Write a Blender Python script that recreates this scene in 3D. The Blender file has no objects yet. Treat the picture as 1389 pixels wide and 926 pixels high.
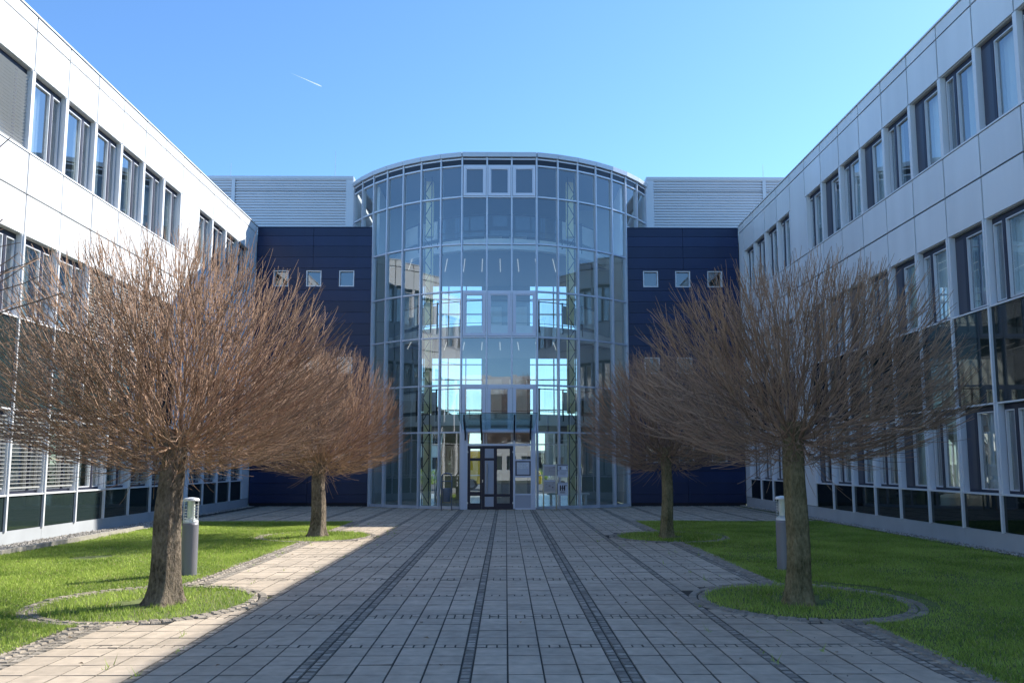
import bpy, math, random
import numpy as np
from mathutils import Vector, Matrix

random.seed(11)
RNG = np.random.default_rng(11)
sc = bpy.context.scene
COL = sc.collection
R = math.radians

# ------------------------------------------------------------------ helpers
class MB:
    """collects polygons; build() links them as ONE mesh object"""
    def __init__(s):
        s.v, s.f, s.m, s.t = [], [], [], []
    def face(s, pts, m=0, tone=0.5):
        b = len(s.v)
        s.v.extend([tuple(p) for p in pts])
        s.f.append(tuple(range(b, b + len(pts)))); s.m.append(m); s.t.append(tone)
    def faces(s, verts, faces, m=0, tone=0.5):
        b = len(s.v)
        s.v.extend([tuple(p) for p in verts])
        for f in faces:
            s.f.append(tuple(b + i for i in f)); s.m.append(m); s.t.append(tone)
    def box(s, xa, xb, ya, yb, za, zb, m=0, tone=0.5):
        x0, x1 = min(xa, xb), max(xa, xb); y0, y1 = min(ya, yb), max(ya, yb); z0, z1 = min(za, zb), max(za, zb)
        s.faces([(x0,y0,z0),(x1,y0,z0),(x1,y1,z0),(x0,y1,z0),(x0,y0,z1),(x1,y0,z1),(x1,y1,z1),(x0,y1,z1)],
                [(3,2,1,0),(4,5,6,7),(0,1,5,4),(1,2,6,5),(2,3,7,6),(3,0,4,7)], m, tone)
    def obox(s, c, ux, uy, hx, hy, za, zb, m=0, tone=0.5):
        """box with horizontal axes ux, uy (unit 2D), centre c, half sizes"""
        P = []
        for z in (za, zb):
            for sx, sy in ((-1,-1),(1,-1),(1,1),(-1,1)):
                P.append((c[0]+ux[0]*hx*sx+uy[0]*hy*sy, c[1]+ux[1]*hx*sx+uy[1]*hy*sy, z))
        s.faces(P, [(3,2,1,0),(4,5,6,7),(0,1,5,4),(1,2,6,5),(2,3,7,6),(3,0,4,7)], m, tone)
    def beam(s, p, q, w, h, m=0, up=(0,0,1)):
        p = Vector(p); q = Vector(q); d = (q-p).normalized()
        a = d.cross(Vector(up))
        if a.length < 1e-4: a = Vector((1,0,0))
        a.normalize(); b = a.cross(d).normalized()
        P = []
        for e in (p, q):
            for sx, sy in ((-1,-1),(1,-1),(1,1),(-1,1)):
                P.append(e + a*(w/2*sx) + b*(h/2*sy))
        s.faces(P, [(3,2,1,0),(4,5,6,7),(0,1,5,4),(1,2,6,5),(2,3,7,6),(3,0,4,7)], m)
    def tube(s, pts, rad, n=8, m=0, cap=True, tone=0.5):
        pts = [Vector(p) for p in pts]
        if not hasattr(rad, '__len__'): rad = [rad]*len(pts)
        b = len(s.v); L = len(pts)
        d = (pts[1]-pts[0]).normalized()
        a = d.orthogonal().normalized()
        for i, p in enumerate(pts):
            if 0 < i < L-1: d = (pts[i+1]-pts[i-1]).normalized()
            elif i == L-1: d = (pts[i]-pts[i-1]).normalized()
            a = (a - d*a.dot(d)).normalized(); c = d.cross(a)
            for k in range(n):
                w = 2*math.pi*k/n
                s.v.append(tuple(p + (a*math.cos(w) + c*math.sin(w))*rad[i]))
        for i in range(L-1):
            for k in range(n):
                k2 = (k+1) % n
                s.f.append((b+i*n+k, b+i*n+k2, b+(i+1)*n+k2, b+(i+1)*n+k)); s.m.append(m); s.t.append(tone)
        if cap:
            s.f.append(tuple(b+k for k in range(n-1,-1,-1))); s.m.append(m); s.t.append(tone)
            s.f.append(tuple(b+(L-1)*n+k for k in range(n))); s.m.append(m); s.t.append(tone)
    def lathe(s, c, prof, n=24, m=0):
        b = len(s.v); L = len(prof)
        for r, z in prof:
            for k in range(n):
                w = 2*math.pi*k/n
                s.v.append((c[0]+r*math.cos(w), c[1]+r*math.sin(w), c[2]+z))
        for i in range(L-1):
            for k in range(n):
                k2 = (k+1) % n
                s.f.append((b+i*n+k, b+i*n+k2, b+(i+1)*n+k2, b+(i+1)*n+k)); s.m.append(m); s.t.append(0.5)
        s.f.append(tuple(b+k for k in range(n-1,-1,-1))); s.m.append(m); s.t.append(0.5)
        s.f.append(tuple(b+(L-1)*n+k for k in range(n))); s.m.append(m); s.t.append(0.5)
    def prism(s, poly, z0, z1, m=0):
        n = len(poly)
        V = [(p[0],p[1],z0) for p in poly] + [(p[0],p[1],z1) for p in poly]
        F = [tuple(range(n-1,-1,-1)), tuple(range(n, 2*n))] + [(i,(i+1)%n,(i+1)%n+n,i+n) for i in range(n)]
        s.faces(V, F, m)
    def extr(s, poly, axis, a, b, m=0):
        """extrude a 2D polygon along x ('x': poly=(y,z)) or y ('y': poly=(x,z))"""
        n = len(poly)
        g = (lambda p, w: (w, p[0], p[1])) if axis == 'x' else (lambda p, w: (p[0], w, p[1]))
        V = [g(p, a) for p in poly] + [g(p, b) for p in poly]
        F = [tuple(range(n-1,-1,-1)), tuple(range(n, 2*n))] + [(i,(i+1)%n,(i+1)%n+n,i+n) for i in range(n)]
        s.faces(V, F, m)
    def build(s, name, mats, parent=None, smooth=False, origin=None, tones=False):
        if not isinstance(mats, (list, tuple)): mats = [mats]
        o0 = Vector((0,0,0))
        if parent is not None: o0 = ORG[parent.name]
        org = Vector(origin) if origin is not None else o0
        me = bpy.data.meshes.new(name)
        V = np.array(s.v, dtype=np.float64) - np.array(org)
        me.from_pydata([tuple(p) for p in V], [], s.f)
        for mt in mats: me.materials.append(mt)
        if len(mats) > 1: me.polygons.foreach_set('material_index', s.m)
        if smooth: me.polygons.foreach_set('use_smooth', [True]*len(s.f))
        if tones:
            at = me.attributes.new('tone', 'FLOAT', 'FACE'); at.data.foreach_set('value', s.t)
        me.update()
        o = bpy.data.objects.new(name, me); COL.objects.link(o)
        if parent is not None:
            o.parent = parent
            o.location = org - o0
        else:
            o.location = org
        ORG[o.name] = org
        return o
ORG = {}

def tag(o, label=None, cat=None, group=None, kind=None):
    if label: o['label'] = label
    if cat: o['category'] = cat
    if group: o['group'] = group
    if kind: o['kind'] = kind
    return o
def thing(name, loc, label, cat, group=None):
    o = bpy.data.objects.new(name, None); COL.objects.link(o); o.location = loc
    o.empty_display_size = .2
    ORG[o.name] = Vector(loc)
    return tag(o, label, cat, group)
def copy_tree(o, parent=None, loc=None):
    c = o.copy(); COL.objects.link(c)
    if parent is not None: c.parent = parent
    if loc is not None: c.location = loc
    for ch in list(o.children): copy_tree(ch, c)
    return c

# ------------------------------------------------------------------ materials
def mat(name, col, rough=.5, metal=0., var=.0, scale=4., bump=0., bscale=60., spec=.5, tone=0., coat=0., detail=3., stretch=None, stain=0.):
    m = bpy.data.materials.new(name); m.use_nodes = True
    nt = m.node_tree; N = nt.nodes; L = nt.links
    b = N['Principled BSDF']
    b.inputs['Roughness'].default_value = rough; b.inputs['Metallic'].default_value = metal
    b.inputs['Specular IOR Level'].default_value = spec
    b.inputs['Base Color'].default_value = (*col, 1)
    if coat: b.inputs['Coat Weight'].default_value = coat
    tc = N.new('ShaderNodeTexCoord'); src = None
    if var or tone:
        mul = None
        if var:
            no = N.new('ShaderNodeTexNoise'); no.inputs['Scale'].default_value = scale; no.inputs['Detail'].default_value = detail
            if stretch:
                mp = N.new('ShaderNodeMapping'); mp.inputs['Scale'].default_value = stretch; L.new(tc.outputs['Object'], mp.inputs[0]); L.new(mp.outputs[0], no.inputs['Vector'])
            else: L.new(tc.outputs['Object'], no.inputs['Vector'])
            mr = N.new('ShaderNodeMapRange'); mr.inputs[1].default_value = .25; mr.inputs[2].default_value = .75
            mr.inputs[3].default_value = 1-var; mr.inputs[4].default_value = 1+var
            L.new(no.outputs[0], mr.inputs[0]); mul = mr.outputs[0]
        if stain:
            ns_ = N.new('ShaderNodeTexNoise'); ns_.inputs['Scale'].default_value = .75; ns_.inputs['Detail'].default_value = 5; ns_.inputs['Roughness'].default_value = .65
            L.new(tc.outputs['Object'], ns_.inputs['Vector'])
            m3 = N.new('ShaderNodeMapRange'); m3.inputs[1].default_value = .3; m3.inputs[2].default_value = .7; m3.inputs[3].default_value = 1-stain; m3.inputs[4].default_value = 1+stain*.6
            L.new(ns_.outputs[0], m3.inputs[0])
            m4 = N.new('ShaderNodeMath'); m4.operation = 'MULTIPLY'; L.new(mul, m4.inputs[0]); L.new(m3.outputs[0], m4.inputs[1]); mul = m4.outputs[0]
        if tone:
            at = N.new('ShaderNodeAttribute'); at.attribute_name = 'tone'
            mr2 = N.new('ShaderNodeMapRange'); mr2.inputs[3].default_value = 1-tone; mr2.inputs[4].default_value = 1+tone
            L.new(at.outputs['Fac'], mr2.inputs[0])
            if mul is not None:
                mm = N.new('ShaderNodeMath'); mm.operation = 'MULTIPLY'
                L.new(mul, mm.inputs[0]); L.new(mr2.outputs[0], mm.inputs[1]); mul = mm.outputs[0]
            else: mul = mr2.outputs[0]
        vm = N.new('ShaderNodeVectorMath'); vm.operation = 'SCALE'; vm.inputs[0].default_value = col
        L.new(mul, vm.inputs['Scale']); L.new(vm.outputs[0], b.inputs['Base Color'])
    if bump:
        n2 = N.new('ShaderNodeTexNoise'); n2.inputs['Scale'].default_value = bscale; n2.inputs['Detail'].default_value = 4
        L.new(tc.outputs['Object'], n2.inputs['Vector'])
        bp = N.new('ShaderNodeBump'); bp.inputs['Strength'].default_value = bump; bp.inputs['Distance'].default_value = .02
        L.new(n2.outputs[0], bp.inputs['Height']); L.new(bp.outputs[0], b.inputs['Normal'])
    return m

def glass(name, tint, f0, gtint=(1,1,1), wav=.0, rough=0.):
    """thin pane: see-through, with a facing-angle reflection"""
    m = bpy.data.materials.new(name); m.use_nodes = True
    nt = m.node_tree; N = nt.nodes; L = nt.links
    N.remove(N['Principled BSDF'])
    out = N['Material Output']
    tr = N.new('ShaderNodeBsdfTransparent'); tr.inputs[0].default_value = (*tint, 1)
    gl = N.new('ShaderNodeBsdfGlossy'); gl.inputs['Roughness'].default_value = rough; gl.inputs['Color'].default_value = (*gtint, 1)
    ge = N.new('ShaderNodeNewGeometry')
    dt = N.new('ShaderNodeVectorMath'); dt.operation = 'DOT_PRODUCT'
    L.new(ge.outputs['Incoming'], dt.inputs[0]); L.new(ge.outputs['True Normal'], dt.inputs[1])
    def math_(op, a, b=None):
        n = N.new('ShaderNodeMath'); n.operation = op
        for i, x in enumerate((a, b)):
            if x is None: continue
            if isinstance(x, (int, float)): n.inputs[i].default_value = x
            else: L.new(x, n.inputs[i])
        return n.outputs[0]
    ab = math_('ABSOLUTE', dt.outputs['Value'])
    om = math_('SUBTRACT', 1., ab)
    p5 = math_('POWER', om, 5.)
    sc_ = math_('MULTIPLY', p5, 1-f0)
    fac = math_('ADD', sc_, f0)
    mx = N.new('ShaderNodeMixShader')
    L.new(fac, mx.inputs[0]); L.new(tr.outputs[0], mx.inputs[1]); L.new(gl.outputs[0], mx.inputs[2])
    L.new(mx.outputs[0], out.inputs[0])
    if wav:
        tc = N.new('ShaderNodeTexCoord')
        no = N.new('ShaderNodeTexNoise'); no.inputs['Scale'].default_value = .9; no.inputs['Detail'].default_value = 1
        L.new(tc.outputs['Object'], no.inputs['Vector'])
        bp = N.new('ShaderNodeBump'); bp.inputs['Strength'].default_value = wav; bp.inputs['Distance'].default_value = .02
        L.new(no.outputs[0], bp.inputs['Height']); L.new(bp.outputs[0], gl.inputs['Normal'])
    return m

M = {}
M['white'] = mat('white_cladding', (.75,.76,.77), .36, var=.06, scale=1.3, tone=.04, stretch=(1.4, 1.4, .10))
M['backing'] = mat('joint_backing', (.035,.035,.04), .8)
M['soffit'] = mat('soffit_white', (.62,.62,.62), .6)
M['fin'] = mat('fin_aluminium', (.74,.75,.77), .4)
M['sash'] = mat('sash_silver', (.64,.65,.68), .35, metal=.2)
M['darkframe'] = mat('frame_navy', (.022,.026,.05), .4)
M['darkpanel'] = mat('dark_panel', (.055,.06,.085), .3)
M['plinth'] = mat('plinth_grey', (.42,.44,.46), .7, var=.10, scale=1.5, bump=.1)
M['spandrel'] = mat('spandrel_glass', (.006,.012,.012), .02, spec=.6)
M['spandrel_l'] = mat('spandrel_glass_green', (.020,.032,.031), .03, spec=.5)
M['wglass'] = glass('window_glass', (.84,.90,.88), .34, wav=.06)
M['tglass'] = glass('tower_glass', (.85,.91,.90), .20, gtint=(.93,.97,1.0), wav=.05)
M['cglass'] = glass('clear_glass', (.90,.94,.93), .06)
M['canopyglass'] = glass('canopy_glass', (.76,.88,.86), .10)
M['railglass'] = glass('railing_glass', (.86,.92,.92), .08)
M['curtain'] = mat('curtain_fabric', (.78,.79,.76), .9, var=.05, scale=2)
M['room'] = mat('room_wall', (.30,.31,.30), .9)
M['roomdark'] = mat('room_dark', (.10,.11,.11), .9)
M['slat'] = mat('blind_slat', (.58,.58,.56), .4, metal=.3)
M['navy'] = mat('navy_cladding', (.011,.023,.074), .36, spec=.35, var=.12, scale=1.2, tone=.12, stretch=(1,1,.25))
M['navyback'] = mat('navy_joint', (.004,.006,.016), .6)
M['corr'] = mat('corrugated_metal', (.50,.52,.56), .35, metal=.45, var=.05, scale=.5)
M['trim'] = mat('metal_trim', (.50,.53,.57), .35, metal=.35)
M['mull'] = mat('mullion_alu', (.56,.60,.68), .35, metal=.25)
M['mullwin'] = mat('window_frame_alu', (.58,.62,.72), .4, metal=.15)
M['fascia'] = mat('fascia_dark', (.010,.014,.026), .3)
M['slabw'] = mat('gallery_white', (.72,.72,.70), .7, var=.03)
M['plaster'] = mat('plaster_white', (.70,.70,.67), .85, var=.03, scale=1)
M['plasterg'] = mat('plaster_grey', (.25,.28,.33), .85, var=.03, scale=1)
M['sidewall'] = mat('plaster_greygreen', (.26,.30,.29), .8, var=.03)
M['yellow'] = mat('plaster_yellow', (.88,.80,.44), .85, var=.04, scale=2)
M['ceil'] = mat('ceiling_grey', (.22,.24,.27), .9)
M['floor_in'] = mat('terrazzo_floor', (.45,.46,.45), .25, var=.1, scale=30)
M['steel'] = mat('dark_steel', (.012,.013,.016), .45)
M['wood'] = mat('wood_tread', (.42,.33,.17), .5, var=.2, scale=6)
M['door'] = mat('door_navy', (.010,.011,.030), .35)
M['panelgrey'] = mat('panel_grey', (.36,.39,.46), .45)
M['chrome'] = mat('brushed_steel', (.55,.55,.55), .3, metal=.9)
M['paper'] = mat('paper_white', (.75,.77,.80), .8)
M['post'] = mat('sign_post', (.62,.57,.42), .35, metal=.2)
M['board'] = mat('sign_board', (.40,.38,.38), .5)
M['boardl'] = mat('sign_board_light', (.52,.55,.62), .5)
M['ink'] = mat('ink_black', (.01,.01,.012), .6)
M['inkgrey'] = mat('ink_grey', (.14,.14,.16), .6)
M['bollard'] = mat('bollard_grey', (.20,.20,.225), .45, metal=.2)
M['bollhead'] = mat('bollard_head', (.70,.71,.72), .35, metal=.3)
M['lens'] = mat('lamp_lens', (.85,.85,.80), .3)
M['bin'] = mat('bin_grey', (.17,.20,.26), .4, metal=.2)
M['slab'] = mat('concrete_slab', (.52,.425,.320), .88, var=.17, scale=9, stain=.16, bump=.35, bscale=160, tone=.10, detail=6)
M['cobble'] = mat('cobble_dark', (.35,.30,.24), .85, var=.25, scale=14, bump=.6, bscale=90, tone=.35)
M['ring'] = mat('cobble_light', (.31,.265,.21), .9, var=.2, scale=14, bump=.6, bscale=70, tone=.2)
M['dirt'] = mat('joint_dirt', (.19,.165,.13), .95, var=.4, scale=12)
M['bed'] = mat('joint_bed', (.045,.04,.03), .95, var=.3, scale=6)
M['kerb'] = mat('kerb_concrete', (.36,.33,.28), .9, var=.22, scale=8, bump=.4)
M['soil'] = mat('soil', (.13,.16,.045), .95, var=.35, scale=5)
M['deadleaf'] = mat('dead_leaf', (.26,.17,.09), .8, tone=.5)
M['gravel'] = mat('gravel', (.34,.31,.27), .9, var=.4, scale=30, tone=.5)
M['ground'] = mat('far_ground', (.11,.13,.06), .95, var=.3, scale=.08)
M['asphalt'] = mat('asphalt', (.055,.055,.057), .9, var=.15, scale=3)
M['vanyellow'] = mat('van_yellow', (.75,.50,.03), .3, coat=.5)
M['carwhite'] = mat('car_white', (.75,.76,.78), .25, coat=.5)
M['tyre'] = mat('tyre', (.015,.015,.016), .8)
M['autoglass'] = mat('auto_glass', (.012,.016,.02), .05)
M['farwall'] = mat('far_wall', (.24,.23,.21), .8, var=.1, scale=.3)
M['farroof'] = mat('far_roof', (.10,.07,.06), .8)
M['headlamp'] = mat('headlamp', (.7,.7,.7), .15)

def bark(name, c1, c2):
    m = bpy.data.materials.new(name); m.use_nodes = True
    nt = m.node_tree; N = nt.nodes; L = nt.links; b = N['Principled BSDF']
    b.inputs['Roughness'].default_value = .9; b.inputs['Specular IOR Level'].default_value = .2
    tc = N.new('ShaderNodeTexCoord'); mp = N.new('ShaderNodeMapping'); mp.inputs['Scale'].default_value = (34, 34, 15)
    L.new(tc.outputs['Object'], mp.inputs[0])
    no = N.new('ShaderNodeTexNoise'); no.inputs['Scale'].default_value = 1.; no.inputs['Detail'].default_value = 6; no.inputs['Roughness'].default_value = .65
    L.new(mp.outputs[0], no.inputs['Vector'])
    n2 = N.new('ShaderNodeTexNoise'); n2.inputs['Scale'].default_value = 3.2; n2.inputs['Detail'].default_value = 3
    L.new(tc.outputs['Object'], n2.inputs['Vector'])
    ad = N.new('ShaderNodeMath'); ad.operation = 'MULTIPLY_ADD'; ad.inputs[1].default_value = .6
    L.new(n2.outputs[0], ad.inputs[0]); L.new(no.outputs[0], ad.inputs[2])
    cr = N.new('ShaderNodeValToRGB'); cr.color_ramp.elements[0].position = .55; cr.color_ramp.elements[1].position = 1.05
    cr.color_ramp.elements[0].color = (*c1, 1); cr.color_ramp.elements[1].color = (*c2, 1)
    L.new(ad.outputs[0], cr.inputs[0]); L.new(cr.outputs[0], b.inputs['Base Color'])
    bp = N.new('ShaderNodeBump'); bp.inputs['Strength'].default_value = 1.; bp.inputs['Distance'].default_value = .06
    L.new(no.outputs[0], bp.inputs['Height']); L.new(bp.outputs[0], b.inputs['Normal'])
    return m
M['bark_brown'] = bark('bark_brown', (.055,.042,.03), (.33,.265,.20))
M['bark_green'] = bark('bark_olive', (.10,.085,.038), (.36,.30,.17))
M['twig'] = mat('twig_bark', (.35,.225,.15), .75, var=.3, scale=3, spec=.3, tone=.45)

def grass_mat(name, tone_lo, tone_hi):
    m = bpy.data.materials.new(name); m.use_nodes = True
    nt = m.node_tree; N = nt.nodes; L = nt.links; b = N['Principled BSDF']
    at = N.new('ShaderNodeAttribute'); at.attribute_name = 'tone'
    ge = N.new('ShaderNodeNewGeometry')
    no = N.new('ShaderNodeTexNoise'); no.inputs['Scale'].default_value = .9; no.inputs['Detail'].default_value = 4
    L.new(ge.outputs['Position'], no.inputs['Vector'])
    ad = N.new('ShaderNodeMath'); ad.operation = 'MULTIPLY_ADD'; ad.inputs[1].default_value = 1.35; hf = N.new('ShaderNodeMath'); hf.operation = 'MULTIPLY_ADD'; hf.inputs[1].default_value = .5; hf.inputs[2].default_value = -.28; L.new(at.outputs['Fac'], hf.inputs[0]); L.new(hf.outputs[0], ad.inputs[2]); L.new(no.outputs[0], ad.inputs[0])
    cr = N.new('ShaderNodeValToRGB')
    cr.color_ramp.elements[0].position = .25; cr.color_ramp.elements[0].color = (*tone_lo, 1)
    cr.color_ramp.elements[1].position = .95; cr.color_ramp.elements[1].color = (*tone_hi, 1)
    L.new(ad.outputs[0], cr.inputs[0])
    gt = N.new('ShaderNodeMath'); gt.operation = 'GREATER_THAN'; gt.inputs[1].default_value = 1.3; L.new(at.outputs['Fac'], gt.inputs[0])
    dry = N.new('ShaderNodeMix'); dry.data_type = 'RGBA'; dry.inputs[7].default_value = (.50, .43, .22, 1)
    L.new(gt.outputs[0], dry.inputs[0]); L.new(cr.outputs[0], dry.inputs[6]); L.new(dry.outputs[2], b.inputs['Base Color'])
    b.inputs['Roughness'].default_value = .6; b.inputs['Specular IOR Level'].default_value = .25
    tl = N.new('ShaderNodeBsdfTranslucent'); L.new(dry.outputs[2], tl.inputs[0])
    mx = N.new('ShaderNodeMixShader'); mx.inputs[0].default_value = .35
    L.new(b.outputs[0], mx.inputs[1]); L.new(tl.outputs[0], mx.inputs[2]); L.new(mx.outputs[0], N['Material Output'].inputs[0])
    return m
M['grass'] = grass_mat('grass_blade', (.17,.27,.036), (.52,.64,.14))

def emit(name, col, s):
    m = bpy.data.materials.new(name); m.use_nodes = True
    b = m.node_tree.nodes['Principled BSDF']
    b.inputs['Base Color'].default_value = (.8,.8,.8,1); b.inputs['Emission Color'].default_value = (*col,1); b.inputs['Emission Strength'].default_value = s
    return m
M['lamp'] = emit('ceiling_lamp', (1,.97,.9), .28)

# ------------------------------------------------------------------ key dimensions (metres)
XL, XR = -9.73, 9.15           # facade planes
BAY = 1.2195
YN = 29.5                      # navy wing front
TC = (-.24, 34.55); TR = 7.05  # glass drum
A1, DA = R(11.2), R(6.6)
YF = TC[1] - TR*math.cos(A1)   # flat centre bays
PATHC = -.305

# ------------------------------------------------------------------ office wings
def office_wing(side):
    s = 1 if side == 'L' else -1
    X0 = XL if side == 'L' else XR
    X = lambda d: X0 + s*d                     # d > 0 towards the courtyard
    oz = 0. if side == 'L' else .05
    Y0 = 15.242 if side == 'L' else 14.28      # joint k = 0
    Yk = lambda k: Y0 + BAY*k
    pier = 6 if side == 'L' else 7
    kend = pier + 5                            # first non-window bay at the end
    kmin = -2
    z = dict(pl=.29, s1=.97, h1=2.69, s2=4.49, h2=6.18, j2=7.04, s3=7.90, h3=9.64, j3=10.53, top=10.83)
    z = {k: v+oz for k, v in z.items()}
    lab = 'white panelled office wing on the sunlit left side of the courtyard' if side == 'L' else 'white panelled office wing in shade on the right side of the courtyard'
    w = thing('office_wing', (X0, 20, 0), lab, 'office building', 'office wings facing the courtyard')
    g = .006
    YS = -12.
    # cladding panels -------------------------------------------------
    c = MB(); gp = .019
    def panel(y0, y1, z0, z1): c.box(X(-.045), X(random.uniform(-.003,.002)), y0+gp, y1-gp, z0+gp, z1-gp, 0, random.random())
    ks = list(range(kmin, kend))
    for k in ks + [kend]:
        y0, y1 = Yk(k), Yk(k+1)
        if k == kend: y1 = YN - .01
        if k == pier or k == kend:
            zs = [z['pl'], 1.83+oz, 3.35+oz, 4.9+oz, 6.18+oz, z['j2'], z['s3'], z['j3'], z['top']]
            if k == kend: zs = [z['pl'], 3.35+oz, 6.18+oz, z['s3'], z['j3'], z['top']]
            for a, b in zip(zs, zs[1:]): panel(y0, y1, a, b)
        else:
            for a, b in ((z['h2'], z['j2']), (z['j2'], z['s3']), (z['h3'], z['j3']), (z['j3'], z['top'])):
                panel(y0, y1, a, b)
    ya = Yk(kmin)
    for k in range(9):                         # plainer bays nearer than the frame
        y1 = ya - BAY*k; y0 = y1 - BAY
        for a, b in ((z['h2'], z['j2']), (z['j2'], z['s3']), (z['h3'], z['j3']), (z['j3'], z['top'])): panel(y0, y1, a, b)
    ynear = ya - BAY*9
    c.build('cladding', M['white'], w, tones=True)
    # backing / structure behind the panels
    b = MB()
    for a, t in ((z['h2'], z['s3']), (z['h3'], z['top']-.03)):
        b.box(X(-.30), X(-.05), ynear, YN-.01, a+.03, t-.006)
    for k in (pier, kend):
        y1 = Yk(k+1) if k == pier else YN-.012
        b.box(X(-.29), X(-.052), Yk(k)+.004, y1-.004, z['pl'], z['h3'])
    b.box(X(-.30), X(-.06), ynear, YN-.01, 0, z['pl']-.004)
    b.build('backing_wall', M['backing'], w)
    so = MB()
    for a in (z['h2'], z['h3']): so.box(X(-.30), X(-.047), ynear, YN-.02, a+.004, a+.028)
    so.build('soffit', M['soffit'], w)
    # coping
    cp = MB(); cp.box(X(-.40), X(.025), ynear, YN-.01, z['top'], z['top']+.035)
    cp.build('coping', M['fin'], w)
    # body: roof, back, end walls
    bd = MB(); bd.box(X(-12), X(-.31), ynear, YN+1.2, z['top']-.35, z['top']-.05)
    bd.box(X(-12), X(-11.8), ynear, YN+1.2, 0, z['top']-.36)
    bd.box(X(-11.79), X(0), ynear-.15, ynear, 0, z['top'])
    bd.box(X(-11.79), X(0), YN+.0, YN+1.2, 0, z['h3']) if False else None
    bd.box(X(-11.79), X(-.02), YN+1.201, YN+1.4, 0, z['top']-.06)
    bd.build('roof', M['plaster'], w)
    # plinth
    pl = MB()
    y = ynear
    while y < YN-.1:
        y2 = min(y + BAY*2, YN-.01)
        pl.box(X(-.055), X(-.005), y+.003, y2-.003, -.05, z['pl'])
        y = y2
    pl.build('plinth', M['plinth'], w)
    # rooms behind the windows
    rm = MB()
    rm.box(X(-4.2), X(-4.1), ynear, YN, 0, z['h3']+.3)
    for zz in (0.05, 3.1, 6.5, 9.75): rm.box(X(-4.1), X(-.31), ynear, YN, zz+oz, zz+.2+oz)
    for k in range(kmin, kend+1, 2): rm.box(X(-4.1), X(-.45), Yk(k)-.05, Yk(k)+.05, .3, z['h3'])
    rm.build('room', M['room'], w)
    # fins
    fp = {}
    def fin(y, z0, z1, lo):
        key = (round(z1-z0, 2), lo)
        loc = Vector((X(0), y, z0)) - ORG[w.name]
        if key not in fp:
            m_ = MB(); H = z1-z0
            m_.box(X(-.18), X(-.002), y-.052, y+.052, z0, z1)
            if lo: m_.box(X(-.001), X(.03), y-.022, y+.022, z0, z1)
            fp[key] = m_.build('fin', M['fin'], w, origin=(X(0), y, z0))
        else:
            o = fp[key].copy(); COL.objects.link(o); o.parent = w; o.location = loc
    cap0 = None
    for k in ks + [kend]:
        if k == pier+1 or k == pier or k == kend: pass
        y = Yk(k)
        if k == pier: y = Yk(k)-.052
        if k == pier+1: y = Yk(k)+.052
        if k == kend: y = Yk(k)-.052
        fin(y, z['s3']+.03, z['h3'], False)
        fin(y, z['s2']+.03, z['h2'], True)
        fin(y, z['s1']+.03, z['h1']-.03, True)
    # sills
    for nm, zz in (('s3', z['s3']), ('s2', z['s2']), ('s1', z['s1'])):
        sl = MB()
        for y0, y1 in ((Yk(kmin), Yk(pier)), (Yk(pier+1), Yk(kend))):
            sl.box(X(-.30), X(.015), y0, y1, zz-.005, zz+.028)
        if nm == 's2':
            for y0, y1 in ((Yk(kmin), Yk(pier)), (Yk(pier+1), Yk(kend))):
                sl.box(X(-.30), X(-.004), y0, y1, z['h1']-.03, z['h1'])
        sl.build('sill', M['fin'], w)
    # dark glass spandrels with thin cover strips
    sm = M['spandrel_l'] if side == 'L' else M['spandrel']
    sp_proto = {}
    def spandrel(k, z0, z1):
        key = round(z1-z0, 2)
        y0 = Yk(k)
        if key not in sp_proto:
            m_ = MB(); m_.box(X(-.10), X(-.02), y0+.024, y0+BAY-.024, z0, z1)
            o = m_.build('spandrel_panel', sm, w, origin=(X(0), y0, z0))
            st = MB(); st.box(X(-.12), X(.03), y0-.022, y0+.022, z0-.02, z1+.02)
            st.build('cover_strip', M['fin'], o, origin=(X(0), y0, z0))
            sp_proto[key] = o
        else:
            copy_tree(sp_proto[key], w, Vector((X(0), y0, z0)) - ORG[w.name])
    for k in ks:
        if k == pier: continue
        spandrel(k, z['pl']+.01, z['s1']-.006)
        spandrel(k, z['h1']+.006, z['s2']-.008)
    # nearer, unseen stretch: ribbon glass
    nb = MB()
    for a, t in ((z['pl'], z['h2']), (z['s3'], z['h3'])): nb.box(X(-.20), X(-.10), ynear, ya-.06, a+.004, t-.004)
    nb.build('ribbon_glazing', sm, w)
    # windows -----------------------------------------------------------
    protos = {}
    def window(k, fl, kind):
        z0 = {1: z['s1'], 2: z['s2'], 3: z['s3']}[fl] + .03
        h = {1: z['h1']-.03, 2: z['h2'], 3: z['h3']}[fl] - z0
        y0 = Yk(k)
        key = (fl, kind)
        org = (X(0), y0, z0)
        if key in protos:
            copy_tree(protos[key], w, Vector(org) - ORG[w.name]); return
        wide, dark, blind, curt = kind
        f = MB(); a, e = y0+.052, y0+BAY-.052
        D0, D1 = -.20, -.125
        yA, yB, yC = y0+.76, y0+.84, e
        f.box(X(D0), X(D1), a, a+.035, z0, z0+h, 0)
        f.box(X(D0), X(D1), e-.035, e, z0, z0+h, 0)
        f.box(X(D0), X(D1), a+.036, e-.036, z0, z0+.05, 0)
        f.box(X(D0), X(D1), a+.036, e-.036, z0+h-.11, z0+h-.003, 0)
        f.box(X(D0), X(D1+.03), yA, yB, z0+.051, z0+h-.111, 0)
        def sash(p, q):
            t = .024; D2 = D1+.018
            lo, hi = z0+.055, z0+h-.115
            f.box(X(D1-.04), X(D2), p, p+t, lo, hi, 1); f.box(X(D1-.04), X(D2), q-t, q, lo, hi, 1)
            f.box(X(D1-.04), X(D2), p+t, q-t, lo, lo+t, 1); f.box(X(D1-.04), X(D2), p+t, q-t, hi-t, hi, 1)
        sash(a+.04, yA-.004)
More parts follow.
